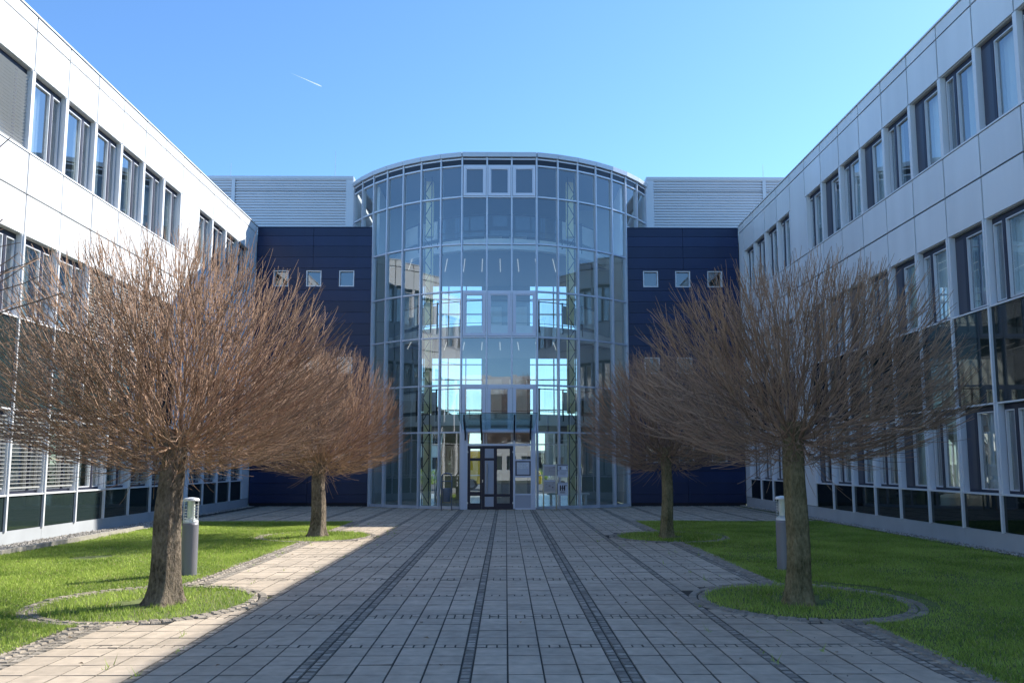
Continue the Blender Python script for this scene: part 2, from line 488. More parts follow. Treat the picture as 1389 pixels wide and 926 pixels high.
        if dark: f.box(X(D0+.01), X(D1+.02), yB+.002, e-.037, z0+.052, z0+h-.112, 2)
        else: sash(yB+.004, e-.04)
        fo = f.build('window', [M['darkframe'], M['sash'], M['darkpanel']], w, origin=org)
        def pane(y1, y2):
            p = MB()
            P = [(X(D1-.03), y1, z0+.08), (X(D1-.03), y2, z0+.08), (X(D1-.03), y2, z0+h-.14), (X(D1-.03), y1, z0+h-.14)]
            p.face(P if s < 0 else P[::-1])
            p.build('pane', M['wglass'], fo, origin=org)
        pane(a+.06, yA-.03)
        if not dark: pane(yB+.03, e-.06)
        if curt:
            q = MB(); n = 26
            spans = {1: [(a+.30, yA-.02)], 2: [(a+.05, yA-.20), (yB+.02, e-.1)], 3: [(a+.05, e-.05)]}[curt]
            for p0, p1 in spans:
                last = None
                for i in range(n+1):
                    yy = p0 + (p1-p0)*i/n; dd = -.32 + .03*math.sin(i*1.9) + .012*math.sin(i*.7)
                    cur = ((X(dd), yy, z0+.02), (X(dd), yy, z0+h+.05))
                    if last: q.face([last[0], cur[0], cur[1], last[1]])
                    last = cur
            q.build('curtain', M['curtain'], fo, origin=org)
        if blind:
            q = MB(); drop = {1: .94, 2: .55, 3: .99}[blind]
            zz = z0+h-.12
            while zz > z0 + h*(1-drop) + .04:
                if blind == 3: q.faces([(X(-.10), a+.02, zz-.06), (X(-.10), e-.02, zz-.06), (X(-.068), e-.02, zz-.018), (X(-.068), a+.02, zz-.018)], [(0,1,2,3)])
                else: q.box(X(-.105), X(-.035), a+.02, e-.02, zz-.012, zz, 0)
                zz -= .078 if blind != 3 else .07
            q.box(X(-.10), X(-.05), a+.02, e-.02, zz-.03, zz)
            q.build('blind', M['slat'], fo, origin=org)
        protos[key] = fo
    rr = random.Random(5 if side == 'L' else 9)
    for k in ks:
        if k == pier: continue
        for fl in (1, 2, 3):
            if side == 'L':
                blind = 0
                if fl == 3 and k in (-1, -2): blind = 3
                if fl == 2 and k in (2, 3, 4): blind = 1
                if fl == 1 and k in (-2, -1, 0, 1, 4, 5, 7, 8, 9, 10): blind = 1
                kind = (1, False, blind, 0 if blind else (1, 2)[k % 2])
            else:
                dark = (k % 2 == (0 if fl != 3 else 1)) and k < pier
                kind = (1, dark, 0, (3, 3, 2, 1, 3)[(k*2+fl) % 5])
            window(k, fl, kind)
    return w
office_wing('L'); office_wing('R')

# ------------------------------------------------------------------ navy wings
def navy_wing(side):
    half = TR*math.sin(A1+5*DA)
    if side == 'L': x0, x1 = XL+.005, TC[0]-half-.07
    else: x0, x1 = TC[0]+half+.07, XR-.005
    zt = 10.80
    w = thing('navy_wing', ((x0+x1)/2, YN, 0),
              'dark navy clad wing with small square windows left of the glass drum' if side == 'L' else 'dark navy clad wing with small square windows right of the glass drum', 'building')
    wx = [-7.80, -6.52, -9.08] if side == 'L' else [5.36, 6.62, 7.88]
    wz = [8.45, 5.04, 1.63]
    WW, WH = .61, .66
    zj = [zt, 10.47, 10.06, 9.62]
    while zj[-1] > .4: zj.append(zj[-1]-.437)
    zj[-1] = .12
    xj = -7.53 if side == 'L' else 6.95
    c = MB(); g = .006
    holes = [(x, x+WW, z_, z_+WH) for x in wx for z_ in wz]
    for zb, za in zip(zj[1:], zj):
        # split each course around openings
        xs = sorted({x0, x1, xj})
        for a, b in zip(xs, xs[1:]):
            hs = sorted([h for h in holes if h[2] < za-.001 and h[3] > zb+.001 and h[0] < b and h[1] > a])
            segs = [(a, b, zb, za)]
            for h in hs:
                ns = []
                for (p, q, u, v) in segs:
                    if h[0] >= q or h[1] <= p or h[2] >= v or h[3] <= u: ns.append((p, q, u, v)); continue
                    if h[0] > p: ns.append((p, h[0], u, v))
                    if h[1] < q: ns.append((h[1], q, u, v))
                    m0, m1 = max(p, h[0]), min(q, h[1])
                    if h[2] > u: ns.append((m0, m1, u, h[2]))
                    if h[3] < v: ns.append((m0, m1, h[3], v))
                segs = ns
            for (p, q, u, v) in segs:
                gl = g if p in (x0, x1, xj) else 0; gr = g if q in (x0, x1, xj) else 0
                gb = g if u == zb else 0; gt = g if v == za else 0
                c.box(p+gl, q-gr, YN, YN+.05, u+gb, v-gt, 0, (math.sin(zb*37)*.5+.5))
    c.build('cladding', M['navy'], w, tones=True)
    b = MB()
    xs = sorted({x0, x1} | {h[0] for h in holes} | {h[1] for h in holes})
    zs = sorted({.0, zt-.02} | {h[2] for h in holes} | {h[3] for h in holes})
    for a, e in zip(xs, xs[1:]):
        for u, v in zip(zs, zs[1:]):
            if any(abs(h[0]-a) < 1e-6 and abs(h[2]-u) < 1e-6 for h in holes): continue
            b.box(a, e, YN+.055, YN+.30, u, v)
    b.build('backing_wall', M['navyback'], w)
    r = MB(); r.box(x0, x1, YN+.30, YN+1.28, zt-.25, zt-.06); r.build('roof', M['trim'], w)
    cp = MB(); cp.box(x0, x1, YN-.02, YN+.35, zt+.003, zt+.035); cp.build('coping', M['navy'], w)
    rm = MB(); rm.box(x0, x1, YN+1.18, YN+1.25, 0, zt-.26); rm.build('room', M['roomdark'], w)
    pr = None
    for x in wx:
        for z_ in wz:
            org = (x, YN, z_)
            if pr is None:
                f = MB(); t = .05
                f.box(x+.01, x+t, YN+.03, YN+.17, z_+.01, z_+WH-.01, 0); f.box(x+WW-t, x+WW-.01, YN+.03, YN+.17, z_+.01, z_+WH-.01, 0)
                f.box(x+t, x+WW-t, YN+.03, YN+.17, z_+.01, z_+t, 0); f.box(x+t, x+WW-t, YN+.03, YN+.17, z_+WH-t, z_+WH-.01, 0)
                pr = f.build('window', M['sash'], w, origin=org)
                p = MB(); p.face([(x+t, YN+.13, z_+t), (x+WW-t, YN+.13, z_+t), (x+WW-t, YN+.13, z_+WH-t), (x+t, YN+.13, z_+WH-t)])
                p.build('pane', M['tglass'], pr, origin=org)
            else: copy_tree(pr, w, Vector(org)-ORG[w.name])
navy_wing('L'); navy_wing('R')

# ------------------------------------------------------------------ corrugated hall behind
YH = 30.8
def hall(side):
    zt = 13.36
    if side == 'L': x0, x1 = -17., TC[0]-6.03
    else: x0, x1 = TC[0]+6.03, 16.5
    w = thing('corrugated_hall', ((x0+x1)/2, YH, 0), 'silver corrugated metal upper storey behind the left navy wing' if side == 'L' else 'silver corrugated metal upper storey behind the right navy wing', 'building')
    inner = x1 if side == 'L' else x0; sg = -1 if side == 'L' else 1
    seam = -11.19 if side == 'L' else 10.66
    xa, xb = (x0, x1-.30) if side == 'L' else (x0+.30, x1)
    c = MB(); zb = 10.5
    pitch = .115; prof = []
    zz = zb
    while zz < zt-.14:
        for u, d in ((0, .0), (.26, .0), (.36, .055), (.82, .055), (.94, 0)):
            prof.append((zz+u*pitch, d))
        zz += pitch
    for (z1, d1), (z2, d2) in zip(prof, prof[1:]):
        c.face([(xa, YH-d1, z1), (xb, YH-d1, z1), (xb, YH-d2, z2), (xa, YH-d2, z2)])
    c.build('corrugated_cladding', M['corr'], w)
    t = MB()
    t.box(x0, x1, YH-.09, YH+.4, zt-.13, zt, 0)
    t.box(inner, inner+sg*.30, YH-.07, YH+.0, zb, zt-.131, 0)
    t.box(seam-.07, seam+.07, YH-.085, YH-.058, zb, zt-.131, 0)
    for zj in (11.15, 12.75): t.box(xa, xb, YH-.062, YH-.0555, zj-.008, zj+.008, 1)
    t.build('trim', [M['trim'], M['backing']], w)
    b = MB(); b.box(x0, x1, YH+.01, YH+10, 9.9, zt-.14); b.build('wall', M['plaster'], w)
    for rx in ((-11.42, -7.10) if side == 'L' else (10.73,)):
        rd = MB(); h = .65 if rx != -7.10 else 1.2
        rd.tube([(rx, YH+.2, zt), (rx, YH+.2, zt+h)], [.012, .006], 6); rd.build('lightning_rod', M['trim'], w)
hall('L'); hall('R')

# ------------------------------------------------------------------ glass drum
def glass_drum():
    w = thing('glass_drum', (TC[0], TC[1], 0), 'curved glass entrance drum with grey mullions between the navy wings', 'glass tower')
    P = lambda a, r=TR: (TC[0]+r*math.sin(a), TC[1]-r*math.cos(a))
    angs = [A1+DA*k for k in range(8)]
    left = [P(-a) for a in angs[::-1]]; right = [P(a) for a in angs]
    xf = TR*math.sin(A1)
    mid = [(TC[0]-xf/3, YF), (TC[0]+xf/3, YF)]
    pts = left + mid + right                    # 18 mullion points, 17 facets
    lev = [.05, 2.715, 4.41, 6.16, 7.84, 9.61, 11.39, 12.575, 12.83]
    ztop = 13.06
    nf = len(pts)-1
    def nrm(i):
        a, b = pts[i], pts[i+1]; dx, dy = b[0]-a[0], b[1]-a[1]; L = math.hypot(dx, dy)
        return (dx/L, dy/L), (dy/L, -dx/L)      # along, outward
    # mullions
    for i, p in enumerate(pts):
        n1 = nrm(max(0, i-1))[1]; n2 = nrm(min(nf-1, i))[1]
        nn = Vector((n1[0]+n2[0], n1[1]+n2[1])).normalized(); al = (-nn[1], nn[0])
        m_ = MB()
        z0 = .0 if 2 <= i <= 15 else 10.86
        c = (p[0]-nn[0]*.01, p[1]-nn[1]*.01)
        m_.obox(c, al, nn, .03, .075, z0, lev[-1]+.06)
        m_.obox((p[0]+nn[0]*.078, p[1]+nn[1]*.078), al, nn, .022, .012, z0, lev[-1]+.06)
        m_.build('mullion', M['mull'], w)
    # transoms: one ring per level
    for li, zz in enumerate(lev):
        m_ = MB()
        for i in range(nf):
            if zz < 10.9 and not (2 <= i < nf-2): continue
            if li == 0 and 7 <= i <= 9:
                if i == 7: m_.build('transom', M['mull'], w); m_ = MB()
                continue
            a, b = pts[i], pts[i+1]; al, nn = nrm(i); L = math.hypot(b[0]-a[0], b[1]-a[1])
            c = ((a[0]+b[0])/2, (a[1]+b[1])/2)
            hh = .028 if li else .05
            m_.obox(c, al, nn, L/2-.031, .055, zz-hh, zz+hh)
        m_.build('transom', M['mull'], w)
        if li == 6:
            for pr_ in ((0, 1), (nf-2, nf-1)):
                m_ = MB()
                for i in pr_:
                    a, b = pts[i], pts[i+1]; al, nn = nrm(i); L = math.hypot(b[0]-a[0], b[1]-a[1])
                    m_.obox(((a[0]+b[0])/2, (a[1]+b[1])/2), al, nn, L/2-.031, .055, 10.84, 10.90)
                m_.build('transom', M['mull'], w)
    # panes, opening windows, dark fascia
    for i in range(nf):
        a, b = pts[i], pts[i+1]; al, nn = nrm(i); L = math.hypot(b[0]-a[0], b[1]-a[1])
        c = ((a[0]+b[0])/2, (a[1]+b[1])/2)
        rows = list(zip(lev, lev[1:]))
        for ri, (z0, z1) in enumerate(rows):
            if not (2 <= i < nf-2):
                if ri < 5: continue
                if ri == 5: z0 = 10.87
            if ri == 0 and 7 <= i <= 9: continue
            if ri == 7:
                m_ = MB(); m_.obox((c[0]+nn[0]*.02, c[1]+nn[1]*.02), al, nn, L/2-.032, .01, z0+.03, z1-.03)
                m_.build('fascia_panel', M['fascia'], w); continue
            wind = 7 <= i <= 9 and ri in (1, 3, 6)
            def pane(par, ins, dz0, dz1, off=0.):
                q = MB(); h = L/2-ins; o = (c[0]+nn[0]*off, c[1]+nn[1]*off)
                A = (o[0]-al[0]*h, o[1]-al[1]*h); B = (o[0]+al[0]*h, o[1]+al[1]*h)
                # every pane sits a touch differently in its frame
                j = lambda: random.uniform(-.0022, .0022)
                V = [(A[0]+nn[0]*j(), A[1]+nn[1]*j(), z0+dz0), (B[0]+nn[0]*j(), B[1]+nn[1]*j(), z0+dz0)]
                k1 = j()
                V += [(B[0]+nn[0]*(k1), B[1]+nn[1]*(k1), z1-dz1), (A[0]+nn[0]*k1, A[1]+nn[1]*k1, z1-dz1)]
                q.face(V)
                return q.build('glass_pane' if par is w else 'pane', M['tglass'], par)
            if wind:
                f = MB(); o = (c[0]+nn[0]*.03, c[1]+nn[1]*.03); t = .075
                zz0, zz1 = z0+.034, z1-.034; hl = L/2-.04
                for sg in (-1, 1):
                    f.obox((o[0]+al[0]*sg*(hl-t/2), o[1]+al[1]*sg*(hl-t/2)), al, nn, t/2, .05, zz0, zz1)
                    f.obox((o[0]+al[0]*sg*(hl-t-.02), o[1]+al[1]*sg*(hl-t-.02)), al, nn, .018, .035, zz0+t, zz1-t)
                for u, v in ((zz0, zz0+t), (zz1-t, zz1)):
                    f.obox(o, al, nn, hl-t-.001, .05, u, v)
                for u, v in ((zz0+t, zz0+t+.035), (zz1-t-.035, zz1-t)):
                    f.obox(o, al, nn, hl-t-.04, .035, u, v)
                fo = f.build('window', M['mullwin'], w)
                pane(fo, .04+t+.03, .034+t+.03, .034+t+.03, .035)
            else:
                pane(w, .025, .025, .025)
    # roof edge: metal cap in facets + roof slab
    cap = MB()
    for i in range(nf):
        a, b = pts[i], pts[i+1]; al, nn = nrm(i); L = math.hypot(b[0]-a[0], b[1]-a[1])
        c = ((a[0]+b[0])/2+nn[0]*.03, (a[1]+b[1])/2+nn[1]*.03)
        cap.obox(c, al, nn, L/2+.004, .12, lev[-1]+.061, ztop)
    cap.build('roof_cap', M['trim'], w)
    rf = MB()
    rp = [P(math.atan2(p[0]-TC[0], TC[1]-p[1]), math.hypot(p[0]-TC[0], p[1]-TC[1])-.13) for p in pts]
    poly = [(TC[0]-5.9, 41.)] + rp + [(TC[0]+5.9, 41.)]
    rf.prism(poly[::-1] if False else poly, 12.62, 12.98)
    rf.build('roof', M['ceil'], w)
    # ---- inside: floors
    fl = MB(); fl.prism([(TC[0]-4.9, 40.6)] + [P(a, TR-.1) for a in np.linspace(-R(43), R(43), 17)] + [(TC[0]+4.9, 40.6)], -.02, .055)
    fl.build('floor', M['floor_in'], w)
    GR = 5.0
    for zf in (3.5, 6.95, 10.4):
        arc = [P(a, GR) for a in np.linspace(-R(66), R(66), 23)]
        g = MB(); g.prism([(TC[0]-4.75, 36.), (TC[0]-4.75, 32.6)] + [p for p in arc if p[1] < 32.6] + [(TC[0]+4.75, 32.6), (TC[0]+4.75, 36.)], zf-.42, zf)
        so = g.build('gallery', M['slabw'], w)
        cl = MB(); cl.prism([(TC[0]-4.6, 35.9), (TC[0]-4.6, 32.6)] + [P(a, GR-.25) for a in np.linspace(-R(60), R(60), 15)] + [(TC[0]+4.6, 32.6), (TC[0]+4.6, 35.9)], zf-.45, zf-.425)
        cl.build('ceiling', M['ceil'], so)
        for xx in (np.arange(-3.6, 3.5, .72) if zf > 4 else []):
            lt = MB(); lt.beam((TC[0]+xx, 30.9, zf-.462), (TC[0]+xx*1.12, 33.0, zf-.462), .022, .02)
            lt.build('ceiling_light', M['lamp'], so)
        # railing
        rail = MB(); rail.tube([(*P(a, GR-.1), zf+1.0) for a in np.linspace(-R(56), R(56), 25)], .022, 6)
        for a in np.linspace(-R(54), R(54), 10):
            rail.tube([(*P(a, GR-.02), zf-.25), (*P(a, GR-.02), zf+1.02)], .035, 6)
        rail.tube([(*P(a, GR-.1), zf+.12) for a in np.linspace(-R(56), R(56), 25)], .012, 6)
        rail.build('railing', M['steel'], w)
        gp = MB(); aa = np.linspace(-R(54), R(54), 10)
        for a1, a2 in zip(aa, aa[1:]):
            p, q = P(a1+.02, GR-.04), P(a2-.02, GR-.04)
            gp.face([(*p, zf+.12), (*q, zf+.12), (*q, zf+.92), (*p, zf+.92)])
        gp.build('railing_glass', M['railglass'], w)
        fp_ = MB()
        for sg in (-1, 1):
            for b1, b2 in ((30, 40), (42.5, 54)):
                p, q = P(R(b1)*sg, GR-.01), P(R(b2)*sg, GR-.01); p2, q2 = P(R(b1)*sg, GR+.012), P(R(b2)*sg, GR+.012)
                fp_.faces([(*p, zf+.16), (*q, zf+.16), (*q, zf+.90), (*p, zf+.90), (*p2, zf+.16), (*q2, zf+.16), (*q2, zf+.90), (*p2, zf+.90)], [(0,1,2,3), (7,6,5,4), (0,4,5,1), (1,5,6,2), (2,6,7,3), (3,7,4,0)])
        fp_.build('railing_board', M['slabw'], w)
    # lattice columns and yellow pillars just inside the glass
    for sg in (-1, 1):
        t = MB()
        a0, a1 = R(24.5)*sg, R(27.2)*sg
        p0, p1 = P(a0, TR-.75), P(a1, TR-.75)
        for p in (p0, p1): t.tube([(*p, .05), (*p, 12.6)], .022, 6)
        zz = .1; k = 0
        while zz < 12.2:
            t.tube([(*(p0, p1)[k % 2], zz), (*(p0, p1)[(k+1) % 2], zz+.44)], .016, 5); zz += .44; k += 1
        t.build('lattice_column', M['steel'], w)
        y = MB(); c = P(R(28.2)*sg, TR-1.25); y.box(c[0]-.14, c[0]+.14, c[1]-.14, c[1]+.14, .056, 3.07); y.box(c[0]-.14, c[0]+.14, c[1]-.14, c[1]+.14, 3.51, 6.52)
        y.box(c[0]-.14, c[0]+.14, c[1]-.14, c[1]+.14, 6.96, 9.97); y.box(c[0]-.14, c[0]+.14, c[1]-.14, c[1]+.14, 10.41, 12.6)
        y.build('pillar', M['yellow'], w)
    # side walls with openings, core wall with doors
    sw = MB()
    for sg, mi in ((-1, 0), (1, 0)):
        x = TC[0]+sg*4.8
        sw.box(x, x+sg*.15, 29.9, 36.2, .06, 12.6, mi)
        sw.box(x, x+sg*.15, 36.2, 40.4, .06, 12.6, 0)
        sw.box(x-sg*.001, TC[0]+sg*3.35, 31.6, 31.75, .06, 3.05, 1); sw.box(x-sg*.001, TC[0]+sg*3.35, 32.7, 32.85, 3.51, 12.6, 1)
    sw.build('side_wall', [M['plaster'], M['sidewall']], w)
    cw = MB(); x0, x1 = -1.15, 1.15
    cw.box(x0, x1, 36.1, 36.3, .056, 12.6, 0)
    cw.box(-4.9, x0-.001, 36.1, 36.3, 10.4, 12.6, 0); cw.box(x1+.001, 4.5, 36.1, 36.3, 10.4, 12.6, 0)
    cw.build('core_wall', M['plasterg'], w)
    for zf in (.056, 3.505, 6.955, 10.405):
        for xx in (-1.05, .15):
            d = MB(); d.box(xx, xx+.85, 36.05, 36.098, zf, zf+2.05); d.build('inner_door', M['plaster'], w)
    # back glazing
    bg = MB(); YB = 40.45
    for xx in np.linspace(-4.9, 4.4, 11): bg.box(xx-.035, xx+.035, YB-.06, YB+.06, .0, 12.6)
    for zz in (.06, 1.0, 2.6, 3.3, 4.4, 6.0, 6.8, 7.9, 9.5, 10.3, 11.4): bg.box(-4.9, 4.4, YB-.05, YB+.05, zz-.03, zz+.03)
    bo = bg.build('rear_glazing', M['mull'], w)
    bp = MB(); bp.face([(-4.9, YB, .0), (4.4, YB, .0), (4.4, YB, 12.6), (-4.9, YB, 12.6)]); bp.build('pane', M['cglass'], bo)
    # stair
    st = MB(); ns = 17
    for i in range(ns):
        st.box(-2.75, -1.72, 30.7+i*.28, 30.7+i*.28+.30, .06+i*.172, .06+(i+1)*.172, 0)
    for xx in (-2.80, -1.67): st.beam((xx, 30.7, .15), (xx, 30.7+ns*.28, .15+ns*.172), .04, .30, 1)
    st.build('staircase', [M['wood'], M['slabw']], w)
    sr = MB()
    for xx in (-2.80, -1.67):
        sr.tube([(xx, 30.7, 1.1), (xx, 30.7+ns*.28, 1.1+ns*.172)], .022, 6)
        for i in range(0, ns, 3): sr.tube([(xx, 30.7+i*.28, .2+i*.172), (xx, 30.7+i*.28, 1.1+i*.172)], .014, 5)
    sr.build('stair_railing', M['chrome'], w)
    bn = MB(); bn.box(1.6, 3.2, 29.6, 30.1, .42, .48); bn.box(1.7, 1.78, 29.65, 30.05, .056, .419); bn.box(3.02, 3.1, 29.65, 30.05, .056, .419)
    bn.build('bench', M['slabw'], w)
    # ---- entrance portal (in front of the flat bays)
    YP = 27.3
    pf = MB()
    xa, xb, xc, xd = -1.588, -1.351, .885, 1.053
    pf.box(xa, xa+.13, YP, YF-.06, 0, 2.70); pf.box(xa+.131, xb, YP+.03, YF-.06, 0, 2.70)
    pf.box(xd-.11, xd, YP, YF-.06, 0, 2.70); pf.box(xc, xd-.111, YP+.03, YF-.06, 0, 2.70)
    pf.box(xa, xd, YP, YF-.06, 2.701, 2.76)
    pf.box(xb, xc, YP+.03, YP+.14, 2.232, 2.30)
    pf.box(.265, .335, YP+.03, YP+.14, .02, 2.231); pf.box(.265, .335, YP+.03, YP+.14, 2.301, 2.70)
    pf.box(-.80, -.765, YP+.03, YP+.14, 2.301, 2.70)
    for zz in (.0, .50, 1.12, 1.70): pf.box(.336, xc-.001, YP+.04, YP+.13, zz, zz+.055)
    po = pf.build('entrance_portal', M['mullwin'], w)
    def q(x0, x1, z0, z1, y):
        gp = MB(); gp.face([(x0, y, z0), (x1, y, z0), (x1, y, z1), (x0, y, z1)]); gp.build('pane', M['tglass'], po)
    q(xb, -.80, 2.301, 2.70, YP+.09); q(-.765, .265, 2.301, 2.70, YP+.09); q(.336, xc, 2.301, 2.70, YP+.09)
    q(.336, xc, .556, 1.119, YP+.09); q(.336, xc, 1.756, 2.231, YP+.09)
    kp = MB(); kp.box(.34, xc-.003, YP+.06, YP+.11, .056, .499); kp.build('kick_panel', M['panelgrey'], po)
    nb = MB(); nb.box(.34, xc-.003, YP+.05, YP+.10, 1.176, 1.699, 0); nb.box(.39, xc-.05, YP+.044, YP+.0495, 1.22, 1.655, 1)
    rn = random.Random(3)
    for r_ in range(2):
        for c_ in range(4):
            x = .405+c_*.105; zz = 1.535-r_*.105
            nb.box(x, x+.078, YP+.040, YP+.0435, zz+rn.uniform(-.01, .01), zz+.095, 2)
            for l_ in range(4): nb.box(x+.012, x+.062-rn.random()*.02, YP+.0385, YP+.0398, zz+.018+l_*.017, zz+.024+l_*.017, 3)
    for r_ in range(2):
        for c_ in range(4):
            x = .405+c_*.105; zz = 1.245+r_*.085
            nb.box(x, x+.095, YP+.041, YP+.0435, zz, zz+.078, 4)
    nb.build('notice_case', [M['darkpanel'], M['boardl'], M['paper'], M['inkgrey'], M['boardl']], po)
    # door leaves
    def leaf(x0, x1, holes, panels, name='door_leaf'):
        m_ = MB(); y0, y1 = YP+.05, YP+.12
        xs = sorted({x0, x1} | {h[0] for h in holes} | {h[1] for h in holes}); zs = sorted({.02, 2.228} | {h[2] for h in holes} | {h[3] for h in holes})
        for a, b in zip(xs, xs[1:]):
            for u, v in zip(zs, zs[1:]):
                if any(h[0]-1e-6 <= a and b <= h[1]+1e-6 and h[2]-1e-6 <= u and v <= h[3]+1e-6 for h in holes): continue
                m_.box(a, b, y0, y1, u, v)
        do = m_.build(name, M['door'], w)
        pm = MB()
        for h in holes:
            if h in panels: continue
            pm = MB(); pm.face([(h[0], YP+.085, h[2]), (h[1], YP+.085, h[2]), (h[1], YP+.085, h[3]), (h[0], YP+.085, h[3])])
            pm.build('pane', M['tglass'], do)
        if panels:
            for h in panels:
                pp = MB(); pp.box(h[0]+.004, h[1]-.004, YP+.055, YP+.11, h[2]+.004, h[3]-.004)
                pp.build('door_panel', M['panelgrey'], do)
        return do
    l1 = leaf(-1.345, -.848, [(-1.25, -.91, 1.80, 2.12), (-1.25, -.91, .62, 1.70), (-1.25, -.91, .22, .48)], [])
    h2 = [(-.74, -.42, 1.80, 2.13), (-.74, -.42, .54, 1.71), (-.74, -.42, .10, .45)]
    l2 = leaf(-.842, .258, h2 + [(-.31, .14, .54, 2.12), (-.31, .14, .22, .45)], h2)
    hd = MB(); hd.tube([(-.655, YP-.01, .62), (-.655, YP-.01, 1.64)], .018, 8)
    for zz in (.75, 1.5): hd.tube([(-.655, YP-.01, zz), (-.655, YP+.056, zz)], .012, 6)
    hd.build('handle', M['chrome'], l2)
    lk = MB(); lk.box(-.83, -.80, YP+.035, YP+.049, .94, 1.04); lk.build('lock', M['chrome'], l2)
    hn = MB()
    for zz in (.2, 1.98):
        hn.box(-1.375, -1.325, YP+.015, YP+.049, zz, zz+.06); hn.box(.235, .285, YP+.015, YP+.049, zz, zz+.06)
    hn.build('hinge', M['bollhead'], l2)
    # glass canopy and its arms
    cn = MB(); yb, yt = YP-.02, YP-1.25; zb, zt = 2.80, 3.30
    cn.faces([(-1.52, yb, zb), (1.0, yb, zb), (1.08, yt, zt), (-1.66, yt, zt), (-1.52, yb, zb-.016), (1.0, yb, zb-.016), (1.08, yt, zt-.016), (-1.66, yt, zt-.016)],
             [(0,1,2,3), (7,6,5,4), (0,4,5,1), (1,5,6,2), (2,6,7,3), (3,7,4,0)])
    co = cn.build('canopy', M['canopyglass'], w)
    for x in (-1.43, -.86, .30, .87):
        a = MB(); a.beam((x, YP-.03, 2.68), (x, yt+.25, 3.14), .055, .12); a.beam((x, YP-.01, 2.42), (x, YP-.01, 2.80), .05, .05, up=(0,1,0))
        a.beam((x, YP-.03, 2.50), (x, YP-.55, 2.86), .025, .04)
        a.tube([(x, yt+.35, 3.12), (x, yt+.35, 3.27)], .03, 8); a.tube([(x, YP-.4, 2.86), (x, YP-.4, 2.97)], .03, 8)
        a.build('canopy_arm', M['steel'], co)
    ft = MB(); ft.tube([(-1.66, yt, zt+.004), (1.08, yt, zt+.004)], .008, 6); ft.build('edge_strip', M['steel'], co)
glass_drum()

# ------------------------------------------------------------------ litter bin & sign stand
def litter_bin():
    x0, x1, y = -2.225, -1.87, 26.95; xm = (x0+x1)/2
    w = thing('litter_bin', (xm, y, 0), 'small dark litter bin hung in a tubular hoop left of the entrance door', 'litter bin')
    f = MB(); r = (x1-x0)/2
    arc = [(xm-r*math.cos(t), y, 1.12+r*.9*math.sin(t)) for t in np.linspace(0, math.pi, 11)]
    f.tube([(x0, y, -.01)] + arc + [(x1, y, -.01)], .022, 8)
    f.tube([(x0, y, 1.0), (x1, y, 1.0)], .016, 8); f.tube([(x0, y, .62), (x0+.05, y, .62)], .014, 6); f.tube([(x1, y, .62), (x1-.05, y, .62)], .014, 6)
    f.build('hoop_frame', M['bin'], w, smooth=True)
    b = MB(); b.lathe((xm, y, .29), [(.10, 0), (.135, .02), (.155, .44), (.165, .47), (.15, .47), (.13, .06)], 20)
    b.build('bucket', M['bin'], w, smooth=True)
litter_bin()

def sign_stand():
    y = 26.9
    w = thing('sign_stand', (1.54, y, 0), 'two brass coloured posts carrying four small notice boards right of the door', 'sign')
    for x in (1.307, 1.752):
        p = MB(); p.tube([(x, y, -.01), (x, y, 1.60)], .027, 10); p.build('post', M['post'], w, smooth=True)
    def board(x0, x1, z0, z1, m, extra):
        b = MB(); b.box(x0, x1, y-.012, y+.012, z0, z1, 0)
        b.box(x0+.012, x1-.012, y-.0155, y-.0125, z1-.055, z1-.015, 1)
        for (a, c, u, v, k) in extra:
            b.box(x0+a*(x1-x0), x0+c*(x1-x0), y-.018, y-.0158, z0+u*(z1-z0), z0+v*(z1-z0), k)
        b.build('notice_board', [m, M['boardl'], M['inkgrey'], M['ink'], M['paper']], w)
    board(1.332, 1.727, 1.185, 1.570, M['board'], [(.45, .98, .38, .40, 2), (.45, .47, .40, .66, 2), (.45, .98, .66, .68, 2), (.78, .95, .74, .78, 2)])
    board(1.332, 1.727, .62, 1.045, M['board'], [(.40, .55, .50, .55, 3), (.70, .80, .34, .43, 3), (.15, .20, .36, .40, 2), (.18, .24, .62, .66, 2), (.72, .80, .64, .68, 2), (.78, .95, .76, .79, 2), (.3, .62, .44, .455, 2), (.2, .9, .22, .235, 2)])
    board(1.80, 2.16, 1.135, 1.580, M['boardl'], [(.03, .97, .90, .98, 2), (.20, .32, .60, .80, 2), (.46, .86, .58, .82, 4), (.84, .90, .66, .84, 2), (.0, 1., .50, .53, 2), (.22, .80, .36, .38, 2), (.2, .85, .28, .30, 2), (.25, .7, .2, .22, 2)])
    # fourth board with its bold black mark: a bar, a bar with an arrow head, a bar with a flag
    b = MB(); x0, x1, z0, z1 = 1.80, 2.16, .515, .958
    b.box(x0, x1, y-.012, y+.012, z0, z1, 0); b.box(x0+.01, x1-.01, y-.0155, y-.0125, z1-.045, z1-.01, 1)
    u = lambda a: x0+a*(x1-x0); v = lambda a: z0+a*(z1-z0)
    for a, c in ((.20, .32), (.42, .52), (.60, .72)): b.box(u(a), u(c), y-.018, y-.0158, v(.36), v(.78), 2)
    b.extr([(u(.33), v(.57)), (u(.41), v(.50)), (u(.41), v(.64))], 'y', y-.018, y-.0158, 2)
    b.extr([(u(.525), v(.57)), (u(.595), v(.50)), (u(.595), v(.64))], 'y', y-.018, y-.0158, 2)
    b.box(u(.722), u(.90), y-.018, y-.0158, v(.735), v(.78), 2)
    for k in range(3): b.box(u(.22), u(.70), y-.018, y-.0158, v(.17+.055*k), v(.20+.055*k), 3)
    b.build('notice_board', [M['boardl'], M['panelgrey'], M['ink'], M['inkgrey']], w)
    br = MB(); br.box(1.776, 1.799, y-.008, y+.008, 1.2, 1.55); br.box(1.776, 1.799, y-.008, y+.008, .55, .92); br.build('bracket', M['steel'], w)
sign_stand()

